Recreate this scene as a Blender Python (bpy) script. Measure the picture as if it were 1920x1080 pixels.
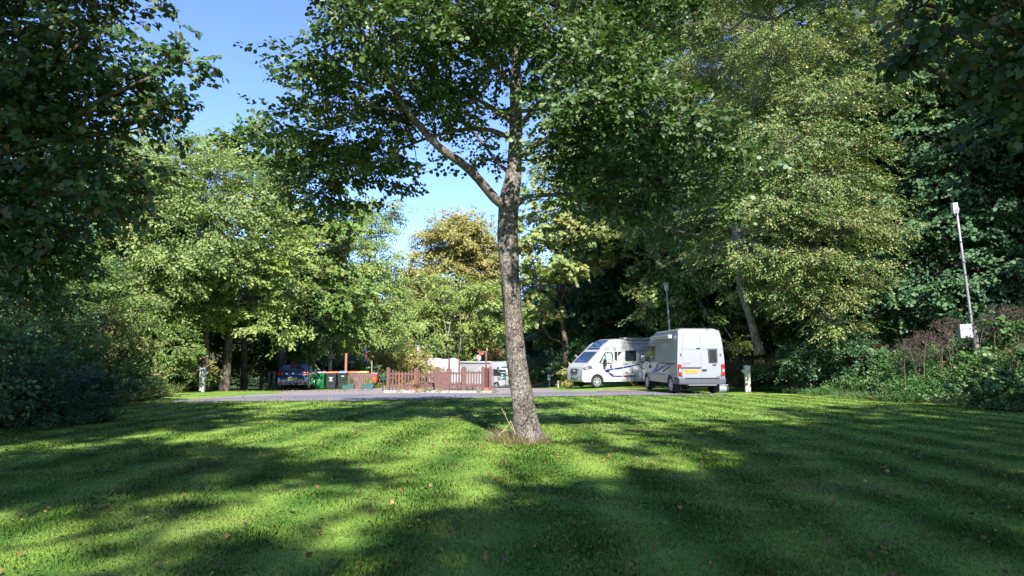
import bpy, bmesh, math
import numpy as np
from mathutils import Vector, Matrix

for o in list(bpy.data.objects):
    bpy.data.objects.remove(o)
SC = bpy.context.scene
COL = SC.collection
R = math.radians
# ------------------------------------------------------------------ camera
CAM_H = 1.5
FPX = 1300.0
PITCH = math.atan(130.0 / FPX)
cam = bpy.data.cameras.new("camera")
cam.sensor_width = 36.0
cam.lens = FPX * 36.0 / 1920.0
cam.clip_end = 3000
camo = bpy.data.objects.new("camera", cam)
COL.objects.link(camo)
camo.location = (0, 0, CAM_H)
camo.rotation_euler = (R(90) + PITCH, 0, 0)
SC.camera = camo
SC.render.resolution_x, SC.render.resolution_y = 1024, 576
# ------------------------------------------------------------------ light
SUN_EL, SUN_AZ = R(41), R(12)          # azimuth: how far the sun stands to the right of straight behind the camera
w = bpy.data.worlds.new("World")
SC.world = w
w.use_nodes = True
nt = w.node_tree
nt.nodes.clear()
sky = nt.nodes.new("ShaderNodeTexSky")
sky.sky_type = 'NISHITA'
sky.sun_disc = False
sky.sun_elevation = SUN_EL
sky.sun_rotation = math.pi - SUN_AZ
sky.air_density = 0.75
sky.dust_density = 0.2
sky.ozone_density = 3.5
bg = nt.nodes.new("ShaderNodeBackground")
bg.inputs[1].default_value = 0.14
wo = nt.nodes.new("ShaderNodeOutputWorld")
tint = nt.nodes.new("ShaderNodeMix"); tint.data_type = 'RGBA'; tint.blend_type = 'MULTIPLY'
tint.inputs[0].default_value = 1.0; tint.inputs[7].default_value = (0.86, 0.88, 1.0, 1)
nt.links.new(sky.outputs[0], tint.inputs[6]); nt.links.new(tint.outputs[2], bg.inputs[0])
nt.links.new(bg.outputs[0], wo.inputs[0])
SUN_V = Vector((math.sin(SUN_AZ) * math.cos(SUN_EL), -math.cos(SUN_AZ) * math.cos(SUN_EL), math.sin(SUN_EL)))
sl = bpy.data.lights.new("sun", 'SUN')
sl.energy = 5.0
sl.angle = R(0.7)
sl.color = (1.0, 0.965, 0.90)
so = bpy.data.objects.new("sun", sl)
COL.objects.link(so)
so.rotation_euler = SUN_V.to_track_quat('Z', 'Y').to_euler()
SC.view_settings.view_transform = 'Standard'
SC.view_settings.look = 'None'
SC.view_settings.exposure = 1.35
SC.view_settings.gamma = 1.0
SC.cycles.max_bounces = 6
SC.cycles.diffuse_bounces = 3
SC.cycles.transmission_bounces = 4
SC.cycles.transparent_max_bounces = 8
SC.cycles.use_denoising = True

# ------------------------------------------------------------------ measuring
cp, sp = math.cos(PITCH), math.sin(PITCH)
def W(px, py, d):
    """point seen at photo pixel (px,py), standing d metres ahead of the camera"""
    k = (540.0 - py) / FPX
    # up/fwd = k ; fwd = d*cp + Z*sp ; up = -d*sp + Z*cp
    Z = d * (k * cp + sp) / (cp - k * sp)
    f = d * cp + Z * sp
    return Vector(((px - 960.0) / FPX * f, d, Z + CAM_H))

def lerp_tab(t, tab):
    return np.interp(t, [a for a, b in tab], [b for a, b in tab])
XR = [(-20, 17), (0, 16.5), (17, 14.6), (20, 14.3), (29, 12.4), (45, 12.0), (60, 9.5), (75, 6), (90, 3), (120, 0)]
XL = [(-20, -12), (0, -11), (13, -10.8), (18, -11.6), (23, -13.0), (28, -14.6), (33, -17.0), (40, -17.5), (60, -24), (120, -30)]
def gz(x, y):
    x = np.asarray(x, float); y = np.asarray(y, float)
    f = 1.0 - 0.55 * np.clip((x - 2.0) / 5.0, 0, 1)
    t = np.clip(y - 28, 0, 60)
    z = -0.034 * f * t * t / (t + 1.5)
    tr = np.clip(x - lerp_tab(y, XR), 0, None)
    z = z + np.minimum(0.62 * tr * tr / (tr + 2.5), 18)
    tl = np.clip(lerp_tab(y, XL) - x, 0, None)
    z = z + np.minimum(0.14 * tl * tl / (tl + 3), 5)
    tf = np.clip(y - 92, 0, None)
    z = z + np.minimum(0.22 * tf, 12)
    return z
def gzf(x, y):
    return float(gz(x, y))
def G(px, py):
    """where the sight line through (px,py) meets the ground"""
    lo, hi = 2.0, 150.0
    for _ in range(60):
        m = (lo + hi) / 2
        p = W(px, py, m)
        if p.z > gzf(p.x, p.y): lo = m
        else: hi = m
    return W(px, py, (lo + hi) / 2)

# ------------------------------------------------------------------ object helpers
def tag(o, label=None, cat=None, group=None, kind=None):
    if label: o["label"] = label
    if cat: o["category"] = cat
    if group: o["group"] = group
    if kind: o["kind"] = kind
    return o
def thing(name, label, cat, loc=(0, 0, 0), rz=0.0, group=None):
    o = bpy.data.objects.new(name, None)
    COL.objects.link(o)
    o.empty_display_size = 0.2
    o.location = loc
    o.rotation_euler = (0, 0, rz)
    return tag(o, label, cat, group)
def link_mesh(name, me, mat, parent=None):
    if mat and not me.materials: me.materials.append(mat)
    o = bpy.data.objects.new(name, me)
    COL.objects.link(o)
    if parent: o.parent = parent
    return o
def copy_tree(o, parent=None):
    c = o.copy(); COL.objects.link(c)
    if parent: c.parent = parent
    for ch in [x for x in bpy.data.objects if x.parent == o]:
        copy_tree(ch, c)
    return c

class MB:
    def __init__(s): s.v = []; s.f = []
    def add(s, vs, fs):
        n = len(s.v); s.v += [tuple(v) for v in vs]; s.f += [tuple(i + n for i in f) for f in fs]; return s
    def box(s, c, size, rz=0, rx=0, ry=0, taper=1.0):
        hx, hy, hz = size[0] / 2, size[1] / 2, size[2] / 2
        M = Matrix.Rotation(rz, 3, 'Z') @ Matrix.Rotation(ry, 3, 'Y') @ Matrix.Rotation(rx, 3, 'X')
        vs = []
        for z in (-1, 1):
            t = taper if z > 0 else 1
            for x, y in ((-1, -1), (1, -1), (1, 1), (-1, 1)):
                vs.append(Vector(c) + M @ Vector((x * hx * t, y * hy * t, z * hz)))
        return s.add(vs, [(3, 2, 1, 0), (4, 5, 6, 7), (0, 1, 5, 4), (1, 2, 6, 5), (2, 3, 7, 6), (3, 0, 4, 7)])
    def tube(s, path, radii, n=8, caps=True):
        path = [Vector(p) for p in path]
        if not hasattr(radii, '__len__'): radii = [radii] * len(path)
        vs, fs = [], []
        ref = Vector((0.3, 0.9, 0.1)).normalized()
        for i, p in enumerate(path):
            d = (path[min(i + 1, len(path) - 1)] - path[max(i - 1, 0)])
            if d.length < 1e-6: d = Vector((0, 0, 1))
            d.normalize()
            a = ref - d * ref.dot(d)
            if a.length < 0.05: a = Vector((1, 0, 0)) - d * d.x
            a.normalize(); b = d.cross(a)
            for k in range(n):
                t = 2 * math.pi * k / n
                vs.append(p + (a * math.cos(t) + b * math.sin(t)) * radii[i])
        for i in range(len(path) - 1):
            for k in range(n):
                k2 = (k + 1) % n
                fs.append((i * n + k, i * n + k2, (i + 1) * n + k2, (i + 1) * n + k))
        if caps:
            fs.append(tuple(range(n - 1, -1, -1)))
            fs.append(tuple((len(path) - 1) * n + k for k in range(n)))
        return s.add(vs, fs)
    def lathe(s, prof, axis='z', n=20, c=(0, 0, 0)):
        """prof: (r, h) along the axis"""
        vs, fs = [], []
        for r, h in prof:
            for k in range(n):
                t = 2 * math.pi * k / n
                a, b = r * math.cos(t), r * math.sin(t)
                p = (a, b, h) if axis == 'z' else (a, h, b) if axis == 'y' else (h, a, b)
                vs.append(Vector(c) + Vector(p))
        for i in range(len(prof) - 1):
            for k in range(n):
                k2 = (k + 1) % n
                fs.append((i * n + k, i * n + k2, (i + 1) * n + k2, (i + 1) * n + k))
        fs.append(tuple(range(n - 1, -1, -1)))
        fs.append(tuple((len(prof) - 1) * n + k for k in range(n)))
        return s.add(vs, fs)
    def mesh(s, name):
        me = bpy.data.meshes.new(name)
        me.from_pydata([tuple(v) for v in s.v], [], s.f)
        bm = bmesh.new(); bm.from_mesh(me)
        bmesh.ops.recalc_face_normals(bm, faces=bm.faces)
        bm.to_mesh(me); bm.free()
        me.update()
        return me
    def build(s, name, mat, parent=None, smooth=False, bevel=0):
        me = s.mesh(name)
        if smooth:
            for p in me.polygons: p.use_smooth = True
        o = link_mesh(name, me, mat, parent)
        if bevel: add_bevel(o, bevel)
        return o
def add_bevel(o, wd, seg=2, ang=35):
    m = o.modifiers.new("bevel", 'BEVEL')
    m.width = wd; m.segments = seg; m.limit_method = 'ANGLE'; m.angle_limit = R(ang); m.use_clamp_overlap = True
    for p in o.data.polygons: p.use_smooth = True
    wn = o.modifiers.new("wn", 'WEIGHTED_NORMAL'); wn.keep_sharp = True
    return o

def text_mesh(body, size, thick=0.003):
    cu = bpy.data.curves.new("lettering", 'FONT')
    cu.body = body; cu.size = size; cu.align_x = 'CENTER'; cu.align_y = 'CENTER'; cu.extrude = thick / 2
    o = bpy.data.objects.new("lettering", cu)
    COL.objects.link(o)
    dg = bpy.context.evaluated_depsgraph_get()
    me = bpy.data.meshes.new_from_object(o.evaluated_get(dg))
    bpy.data.objects.remove(o)
    bpy.data.curves.remove(cu)
    return me
def text_obj(name, body, size, mat, parent, loc, rot):
    me = text_mesh(body, size)
    me.materials.clear()
    o = link_mesh(name, me, mat, parent)
    o.location = loc; o.rotation_euler = rot
    return o

# ------------------------------------------------------------------ materials
def new_mat(name):
    m = bpy.data.materials.new(name); m.use_nodes = True
    nt = m.node_tree; nt.nodes.clear()
    out = nt.nodes.new("ShaderNodeOutputMaterial")
    return m, nt, out
def node(nt, typ, **kw):
    n = nt.nodes.new(typ)
    for k, v in kw.items(): setattr(n, k, v)
    return n
def noise(nt, scale, detail=4, rough=0.6, vec=None):
    n = node(nt, "ShaderNodeTexNoise")
    n.inputs["Scale"].default_value = scale
    n.inputs["Detail"].default_value = detail
    n.inputs["Roughness"].default_value = rough
    if vec is not None: nt.links.new(vec, n.inputs["Vector"])
    return n
def ramp(nt, fac, stops, interp='LINEAR'):
    r = node(nt, "ShaderNodeValToRGB")
    r.color_ramp.interpolation = interp
    els = r.color_ramp.elements
    while len(els) < len(stops): els.new(0.5)
    for e, (p, c) in zip(els, stops):
        e.position = p; e.color = (c[0], c[1], c[2], 1)
    nt.links.new(fac, r.inputs[0])
    return r
def mixc(nt, fac, a, b, typ='MIX'):
    m = node(nt, "ShaderNodeMix", data_type='RGBA', blend_type=typ)
    if isinstance(fac, float): m.inputs[0].default_value = fac
    else: nt.links.new(fac, m.inputs[0])
    for i, c in ((6, a), (7, b)):
        if isinstance(c, tuple): m.inputs[i].default_value = (c[0], c[1], c[2], 1)
        else: nt.links.new(c, m.inputs[i])
    return m.outputs[2]
def math_n(nt, op, a, b=None):
    m = node(nt, "ShaderNodeMath", operation=op)
    for i, c in enumerate((a, b)):
        if c is None: continue
        if isinstance(c, (int, float)): m.inputs[i].default_value = c
        else: nt.links.new(c, m.inputs[i])
    return m.outputs[0]
def bump(nt, h, strength, dist=0.02):
    b = node(nt, "ShaderNodeBump")
    b.inputs["Strength"].default_value = strength; b.inputs["Distance"].default_value = dist
    nt.links.new(h, b.inputs["Height"])
    return b.outputs[0]
def principled(nt, out, color, rough=0.6, metal=0.0, normal=None, coat=0.0, spec=None):
    p = node(nt, "ShaderNodeBsdfPrincipled")
    if isinstance(color, tuple): p.inputs["Base Color"].default_value = (*color, 1)
    else: nt.links.new(color, p.inputs["Base Color"])
    if isinstance(rough, float): p.inputs["Roughness"].default_value = rough
    else: nt.links.new(rough, p.inputs["Roughness"])
    p.inputs["Metallic"].default_value = metal
    if coat: p.inputs["Coat Weight"].default_value = coat; p.inputs["Coat Roughness"].default_value = 0.06
    if spec is not None: p.inputs["Specular IOR Level"].default_value = spec
    if normal is not None: nt.links.new(normal, p.inputs["Normal"])
    if out: nt.links.new(p.outputs[0], out.inputs[0])
    return p
def leaf_mat(name, cols, trans=0.3, big=None, bigscale=0.5, rough=0.5, spec=0.4):
    """cols: leaf colours spread over the leaves; big: colour of whole clumps that have turned"""
    m, nt, out = new_mat(name)
    g = node(nt, "ShaderNodeNewGeometry")
    r = ramp(nt, g.outputs["Random Per Island"], [(i / (len(cols) - 1), c) for i, c in enumerate(cols)])
    col = r.outputs[0]
    tc = node(nt, "ShaderNodeTexCoord")
    if big:
        nz = noise(nt, bigscale, 3, 0.6, tc.outputs["Object"])
        f = ramp(nt, nz.outputs[0], [(0.5, (0, 0, 0)), (0.66, (1, 1, 1))]).outputs[0]
        col = mixc(nt, f, col, big)
    nz2 = noise(nt, 1.3, 2, 0.5, tc.outputs["Object"])
    v = ramp(nt, nz2.outputs[0], [(0.3, (0.72, 0.76, 0.8)), (0.7, (1.2, 1.16, 1.05))]).outputs[0]
    col = mixc(nt, 1.0, col, v, 'MULTIPLY')
    p = principled(nt, None, col, rough, spec=spec)
    t = node(nt, "ShaderNodeBsdfTranslucent")
    tcx = mixc(nt, 1.0, col, (1.25, 1.3, 0.55), 'MULTIPLY')
    nt.links.new(tcx, t.inputs[0])
    mx = node(nt, "ShaderNodeMixShader")
    mx.inputs[0].default_value = trans
    nt.links.new(p.outputs[0], mx.inputs[1]); nt.links.new(t.outputs[0], mx.inputs[2])
    nt.links.new(mx.outputs[0], out.inputs[0])
    return m
def bark_mat(name, c1, c2, c3, scale=6.0, stretch=0.35, bstr=0.6):
    m, nt, out = new_mat(name)
    tc = node(nt, "ShaderNodeTexCoord")
    mp = node(nt, "ShaderNodeMapping"); mp.inputs["Scale"].default_value = (1, 1, stretch)
    nt.links.new(tc.outputs["Object"], mp.inputs[0])
    n1 = noise(nt, scale, 8, 0.7, mp.outputs[0])
    n2 = noise(nt, scale * 4.5, 5, 0.75, mp.outputs[0])
    c = ramp(nt, n1.outputs[0], [(0.35, c1), (0.62, c2)]).outputs[0]
    f = ramp(nt, n2.outputs[0], [(0.47, (0, 0, 0)), (0.6, (1, 1, 1))]).outputs[0]
    c = mixc(nt, f, c, c3)
    n3 = noise(nt, 2.2, 4, 0.6, tc.outputs["Object"])
    c = mixc(nt, 1.0, c, ramp(nt, n3.outputs[0], [(0.32, (0.55, 0.54, 0.5)), (0.66, (1.2, 1.18, 1.15))]).outputs[0], 'MULTIPLY')
    vo = node(nt, "ShaderNodeTexVoronoi"); vo.feature = 'DISTANCE_TO_EDGE'; vo.inputs["Scale"].default_value = scale * 1.3
    nt.links.new(mp.outputs[0], vo.inputs["Vector"])
    c = mixc(nt, 1.0, c, ramp(nt, vo.outputs["Distance"], [(0.0, (0.45, 0.42, 0.4)), (0.09, (1, 1, 1))]).outputs[0], 'MULTIPLY')
    h = math_n(nt, 'ADD', n1.outputs[0], math_n(nt, 'MULTIPLY', n2.outputs[0], 0.5))
    principled(nt, out, c, 0.9, normal=bump(nt, h, bstr, 0.04), spec=0.2)
    return m
def plain(name, c, rough=0.6, metal=0.0, coat=0.0, var=0.12, scale=5.0, bstr=0.0, spec=None):
    m, nt, out = new_mat(name)
    tc = node(nt, "ShaderNodeTexCoord")
    n1 = noise(nt, scale, 6, 0.65, tc.outputs["Object"])
    a = tuple(x * (1 - var) for x in c); b = tuple(min(1, x * (1 + var)) for x in c)
    col = ramp(nt, n1.outputs[0], [(0.3, a), (0.7, b)]).outputs[0]
    nb = bump(nt, n1.outputs[0], bstr, 0.01) if bstr else None
    principled(nt, out, col, rough, metal, nb, coat, spec)
    return m

M = {}
M['white_paint'] = plain('white_paint', (0.35, 0.36, 0.37), 0.3, coat=0.4, var=0.03)
M['silver_paint'] = plain('silver_paint', (0.255, 0.26, 0.29), 0.35, metal=0.1, coat=0.5, var=0.03)
M['blue_paint'] = plain('blue_paint', (0.016, 0.06, 0.15), 0.25, metal=0.3, coat=0.8, var=0.06)
M['black_paint'] = plain('black_paint', (0.02, 0.022, 0.025), 0.25, coat=0.8, var=0.05)
M['cap_grey'] = plain('cap_grey', (0.24, 0.245, 0.25), 0.4, var=0.03)
M['glass'] = plain('glass', (0.018, 0.022, 0.026), 0.06, var=0.1, spec=0.8)
M['glass_blue'] = plain('glass_blue', (0.03, 0.055, 0.12), 0.08, var=0.15, spec=0.9)
M['rubber'] = plain('rubber', (0.022, 0.022, 0.024), 0.85, var=0.2)
M['dark_plastic'] = plain('dark_plastic', (0.05, 0.055, 0.065), 0.55, var=0.1)
M['grey_plastic'] = plain('grey_plastic', (0.075, 0.08, 0.10), 0.55, var=0.1)
M['alloy'] = plain('alloy', (0.6, 0.61, 0.63), 0.35, metal=0.6, var=0.05)
M['stripe_blue'] = plain('stripe_blue', (0.006, 0.014, 0.12), 0.35, var=0.05)
M['stripe_bright'] = plain('stripe_bright', (0.012, 0.06, 0.30), 0.35, var=0.05)
M['stripe_black'] = plain('stripe_black', (0.012, 0.014, 0.03), 0.35, var=0.05)
M['stripe_grey'] = plain('stripe_grey', (0.30, 0.31, 0.33), 0.35, var=0.05)
M['seam'] = plain('seam', (0.14, 0.145, 0.155), 0.6, var=0.05)
M['red_lens'] = plain('red_lens', (0.32, 0.008, 0.012), 0.35, coat=0.2, var=0.1)
M['clear_lens'] = plain('clear_lens', (0.34, 0.36, 0.38), 0.12, coat=0.6, var=0.1)
M['yellow_plate'] = plain('yellow_plate', (0.52, 0.32, 0.015), 0.4, var=0.04)
M['plate_ink'] = plain('plate_ink', (0.012, 0.012, 0.012), 0.5, var=0.04)
M['white_ink'] = plain('white_ink', (0.45, 0.46, 0.48), 0.5, var=0.04)
M['grey_ink'] = plain('grey_ink', (0.2, 0.2, 0.21), 0.5, var=0.04)
M['brown_wood'] = plain('brown_wood', (0.125, 0.062, 0.052), 0.75, var=0.28, scale=9, bstr=0.2)
M['brown_wood_warm'] = plain('brown_wood_warm', (0.19, 0.08, 0.05), 0.7, var=0.2, scale=9)
M['board_wood'] = plain('board_wood', (0.13, 0.075, 0.068), 0.8, var=0.25, scale=4, bstr=0.2)
M['orange_wood'] = plain('orange_wood', (0.27, 0.12, 0.075), 0.7, var=0.15, scale=6)
M['grey_wood'] = plain('grey_wood', (0.30, 0.27, 0.24), 0.85, var=0.25, scale=10, bstr=0.3)
M['galv'] = plain('galv', (0.26, 0.25, 0.28), 0.5, metal=0.1, var=0.12, scale=8)
M['pale_metal'] = plain('pale_metal', (0.38, 0.40, 0.43), 0.45, var=0.06)
M['lamp_glass'] = plain('lamp_glass', (0.42, 0.42, 0.40), 0.3, var=0.08)
M['bin_green'] = plain('bin_green', (0.004, 0.13, 0.035), 0.45, var=0.12)
M['bin_black'] = plain('bin_black', (0.018, 0.022, 0.028), 0.45, var=0.15)
M['lid_orange'] = plain('lid_orange', (0.50, 0.17, 0.06), 0.5, var=0.1)
M['lid_pink'] = plain('lid_pink', (0.42, 0.36, 0.38), 0.5, var=0.12)
M['lid_yellow'] = plain('lid_yellow', (0.72, 0.42, 0.10), 0.5, var=0.1)
M['lid_grey'] = plain('lid_grey', (0.24, 0.25, 0.30), 0.5, var=0.1)
M['red_plastic'] = plain('red_plastic', (0.45, 0.07, 0.035), 0.5, var=0.08)
M['terracotta'] = plain('terracotta', (0.32, 0.11, 0.075), 0.75, var=0.15)
M['teal'] = plain('teal', (0.035, 0.10, 0.095), 0.6, var=0.12)
M['green_sign'] = plain('green_sign', (0.0, 0.16, 0.12), 0.4, var=0.05)
M['concrete'] = plain('concrete', (0.30, 0.275, 0.245), 0.9, var=0.2, scale=6, bstr=0.3)
M['stone'] = plain('stone', (0.34, 0.32, 0.29), 0.9, var=0.25, scale=8, bstr=0.4)
M['roof_felt'] = plain('roof_felt', (0.055, 0.06, 0.075), 0.75, var=0.25, scale=3, bstr=0.2)
M['shed_wood'] = plain('shed_wood', (0.05, 0.032, 0.025), 0.8, var=0.3, scale=5)
M['cable_orange'] = plain('cable_orange', (0.8, 0.22, 0.03), 0.5, var=0.05)
M['stalk'] = plain('stalk', (0.16, 0.115, 0.085), 0.9, var=0.25)
M['dry_stem'] = plain('dry_stem', (0.34, 0.27, 0.15), 0.9, var=0.25)
M['sign_blue'] = plain('sign_blue', (0.03, 0.06, 0.22), 0.5, var=0.1)

# a diamond-quilted silver blind behind the cab glass
def quilt():
    m, nt, out = new_mat('quilted_blind')
    tc = node(nt, "ShaderNodeTexCoord")
    mp = node(nt, "ShaderNodeMapping"); mp.inputs["Rotation"].default_value = (0, R(45), 0)
    nt.links.new(tc.outputs["Object"], mp.inputs[0])
    sx = node(nt, "ShaderNodeSeparateXYZ"); nt.links.new(mp.outputs[0], sx.inputs[0])
    def ln(s):
        f = math_n(nt, 'FRACT', math_n(nt, 'MULTIPLY', s, 8.5))
        return math_n(nt, 'LESS_THAN', f, 0.28)
    f = math_n(nt, 'MAXIMUM', ln(sx.outputs[0]), ln(sx.outputs[2]))
    c = mixc(nt, f, (0.52, 0.60, 0.60), (0.05, 0.08, 0.085))
    principled(nt, out, c, 0.3, coat=0.5)
    return m
M['quilt'] = quilt()

BARK = {
 'grey': bark_mat('bark_grey', (0.035, 0.028, 0.024), (0.18, 0.155, 0.13), (0.34, 0.315, 0.28), 8.0, 0.8, 1.2),
 'dark': bark_mat('bark_dark', (0.045, 0.037, 0.03), (0.12, 0.10, 0.08), (0.17, 0.155, 0.12), 4.0, 0.25),
 'pale': bark_mat('bark_pale', (0.09, 0.08, 0.07), (0.22, 0.20, 0.18), (0.30, 0.28, 0.25), 3.0, 0.5),
}
LEAF = {
 'alder': leaf_mat('leaf_alder', [(0.028, 0.068, 0.014), (0.046, 0.10, 0.022), (0.075, 0.135, 0.035), (0.12, 0.165, 0.055)], 0.25, rough=0.5, spec=0.5),
 'maple_red': leaf_mat('leaf_maple_red', [(0.024, 0.073, 0.026), (0.033, 0.094, 0.031), (0.050, 0.119, 0.036), (0.066, 0.131, 0.038), (0.083, 0.131, 0.042), (0.165, 0.100, 0.048)], 0.2, (0.061, 0.106, 0.038), 0.32),
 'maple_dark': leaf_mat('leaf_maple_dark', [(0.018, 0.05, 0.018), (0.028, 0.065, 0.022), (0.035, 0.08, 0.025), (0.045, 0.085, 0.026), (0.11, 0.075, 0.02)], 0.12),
 'willow': leaf_mat('leaf_willow', [(0.112, 0.193, 0.055), (0.157, 0.237, 0.072), (0.202, 0.275, 0.088), (0.269, 0.303, 0.110)], 0.28, (0.224, 0.275, 0.094), 0.25),
 'mid': leaf_mat('leaf_mid', [(0.066, 0.149, 0.031), (0.094, 0.187, 0.040), (0.132, 0.220, 0.050), (0.187, 0.231, 0.066)], 0.25, (0.187, 0.176, 0.061), 0.3),
 'birch': leaf_mat('leaf_birch', [(0.134, 0.235, 0.056), (0.179, 0.280, 0.073), (0.224, 0.314, 0.090), (0.314, 0.336, 0.112)], 0.3, (0.280, 0.325, 0.101), 0.25),
 'gold': leaf_mat('leaf_gold', [(0.203, 0.203, 0.058), (0.257, 0.245, 0.072), (0.311, 0.273, 0.085), (0.243, 0.280, 0.085)], 0.25, (0.284, 0.231, 0.078), 0.2),
 'lime': leaf_mat('leaf_lime', [(0.140, 0.227, 0.053), (0.194, 0.281, 0.068), (0.248, 0.313, 0.084), (0.292, 0.302, 0.100)], 0.3, (0.216, 0.227, 0.084), 0.2),
 'yellow': leaf_mat('leaf_yellow', [(0.21, 0.23, 0.06), (0.28, 0.28, 0.08), (0.33, 0.29, 0.10), (0.36, 0.28, 0.13)], 0.3),
 'pink': leaf_mat('leaf_pink', [(0.26, 0.15, 0.08), (0.32, 0.19, 0.11), (0.22, 0.20, 0.07), (0.36, 0.17, 0.11)], 0.3),
 'beech': leaf_mat('leaf_beech', [(0.055, 0.126, 0.031), (0.090, 0.176, 0.044), (0.134, 0.208, 0.057), (0.196, 0.227, 0.077), (0.303, 0.220, 0.094)], 0.2, (0.191, 0.208, 0.077), 0.42),
 'syc': leaf_mat('leaf_sycamore', [(0.031, 0.090, 0.040), (0.050, 0.120, 0.055), (0.072, 0.150, 0.068), (0.110, 0.180, 0.066)], 0.18, rough=0.6, spec=0.3),
 'pale_maple': leaf_mat('leaf_pale_maple', [(0.110, 0.198, 0.055), (0.165, 0.253, 0.077), (0.220, 0.286, 0.099), (0.308, 0.286, 0.110)], 0.25, (0.286, 0.275, 0.110), 0.4),
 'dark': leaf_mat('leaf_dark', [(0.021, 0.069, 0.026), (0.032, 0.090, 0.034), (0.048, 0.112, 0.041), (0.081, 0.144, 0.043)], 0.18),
 'under': leaf_mat('leaf_under', [(0.033, 0.106, 0.029), (0.050, 0.138, 0.037), (0.072, 0.163, 0.046), (0.110, 0.175, 0.055)], 0.25, (0.110, 0.138, 0.055), 0.8),
 'rust': leaf_mat('leaf_rust', [(0.063, 0.052, 0.027), (0.099, 0.071, 0.041), (0.171, 0.109, 0.063), (0.063, 0.085, 0.032)], 0.2),
 'head': leaf_mat('leaf_seedhead', [(0.058, 0.044, 0.039), (0.083, 0.066, 0.058), (0.115, 0.091, 0.081)], 0.1, rough=0.9, spec=0.1),
}

# ------------------------------------------------------------------ foliage
OUT = {
 'diamond': np.array([(0, 0), (.45, .27), (1, 0), (.45, -.27)]),
 'oval': np.array([(0, 0), (.3, .26), (.72, .24), (1, 0), (.72, -.24), (.3, -.26)]),
 'round': np.array([(0, 0), (.22, .34), (.55, .45), (.88, .28), (.97, 0), (.88, -.28), (.55, -.45), (.22, -.34)]),
 'maple': np.array([(0, 0), (-.06, .20), (.02, .40), (.22, .33), (.30, .54), (.50, .46), (.58, .27), (.76, .26), (1, 0), (.80, -.22), (.58, -.26), (.54, -.44), (.33, -.52), (.22, -.32), (.04, -.40), (-.06, -.22)]),
 'blade': np.array([(0, .06), (.5, .07), (1, 0), (.5, -.07)]),
}
AREA = {'diamond': .27, 'oval': .36, 'round': .62, 'maple': .62, 'blade': .1}
def unit(a): return a / np.maximum(np.linalg.norm(a, axis=-1, keepdims=True), 1e-9)
def spray_template(rng, shape, size, L, n, spread=0.6, tilt=0.45):
    o = OUT[shape]; k = len(o)
    V = np.zeros((n, k, 3))
    for i in range(n):
        t = (i + rng.random()) / n
        side = 1 if i % 2 else -1
        base = np.array([t * L, side * rng.random() * 0.10 * L, 0.05 * L * rng.normal()])
        ang = side * (0.5 + 0.7 * rng.random()) * (1 - t * 0.6) * spread * 1.6
        u = np.array([math.cos(ang), math.sin(ang), tilt * rng.normal() - 0.15])
        u /= np.linalg.norm(u)
        nn = np.array([tilt * rng.normal(), tilt * rng.normal(), 1.0])
        nn -= nn.dot(u) * u; nn /= np.linalg.norm(nn)
        v = np.cross(nn, u)
        s = size * (0.7 + 0.6 * rng.random())
        cup = 0.35 * np.abs(o[:, 1:2]) * s
        V[i] = base + (o[:, :1] * u + o[:, 1:2] * v) * s + cup * nn
    return V.reshape(n * k, 3)
def spray_cloud(rng, O, D, N, S, temps):
    """place one template per origin; returns all leaf vertices"""
    out = []
    idx = rng.integers(0, len(temps), len(O))
    D = unit(D); N = unit(N - (N * D).sum(-1, keepdims=True) * D); Y = np.cross(N, D)
    for t, T in enumerate(temps):
        m = idx == t
        if not m.any(): continue
        d, n, y, o, s = D[m], N[m], Y[m], O[m], S[m][:, None, None]
        V = o[:, None, :] + s * (T[None, :, 0:1] * d[:, None, :] + T[None, :, 1:2] * y[:, None, :] + T[None, :, 2:3] * n[:, None, :])
        out.append(V.reshape(-1, 3))
    return np.concatenate(out) if out else np.zeros((0, 3))
def leaf_mesh(name, V, k):
    me = bpy.data.meshes.new(name)
    n = len(V); me.vertices.add(n); me.vertices.foreach_set("co", V.astype(np.float32).ravel())
    me.loops.add(n); me.loops.foreach_set("vertex_index", np.arange(n, dtype=np.int32))
    me.polygons.add(n // k)
    me.polygons.foreach_set("loop_start", np.arange(0, n, k, dtype=np.int32))
    me.update(calc_edges=True)
    return me

def curve_pts(a, b, sag, n, rng, wob):
    a = Vector(a); b = Vector(b); L = (b - a).length
    pts = []
    for i in range(n + 1):
        t = i / n
        p = a.lerp(b, t)
        p.z += sag * L * 4 * t * (1 - t) * 0.5
        if 0 < i < n: p += Vector(rng.normal(0, wob * L, 3))
        pts.append(p)
    return pts

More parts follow.
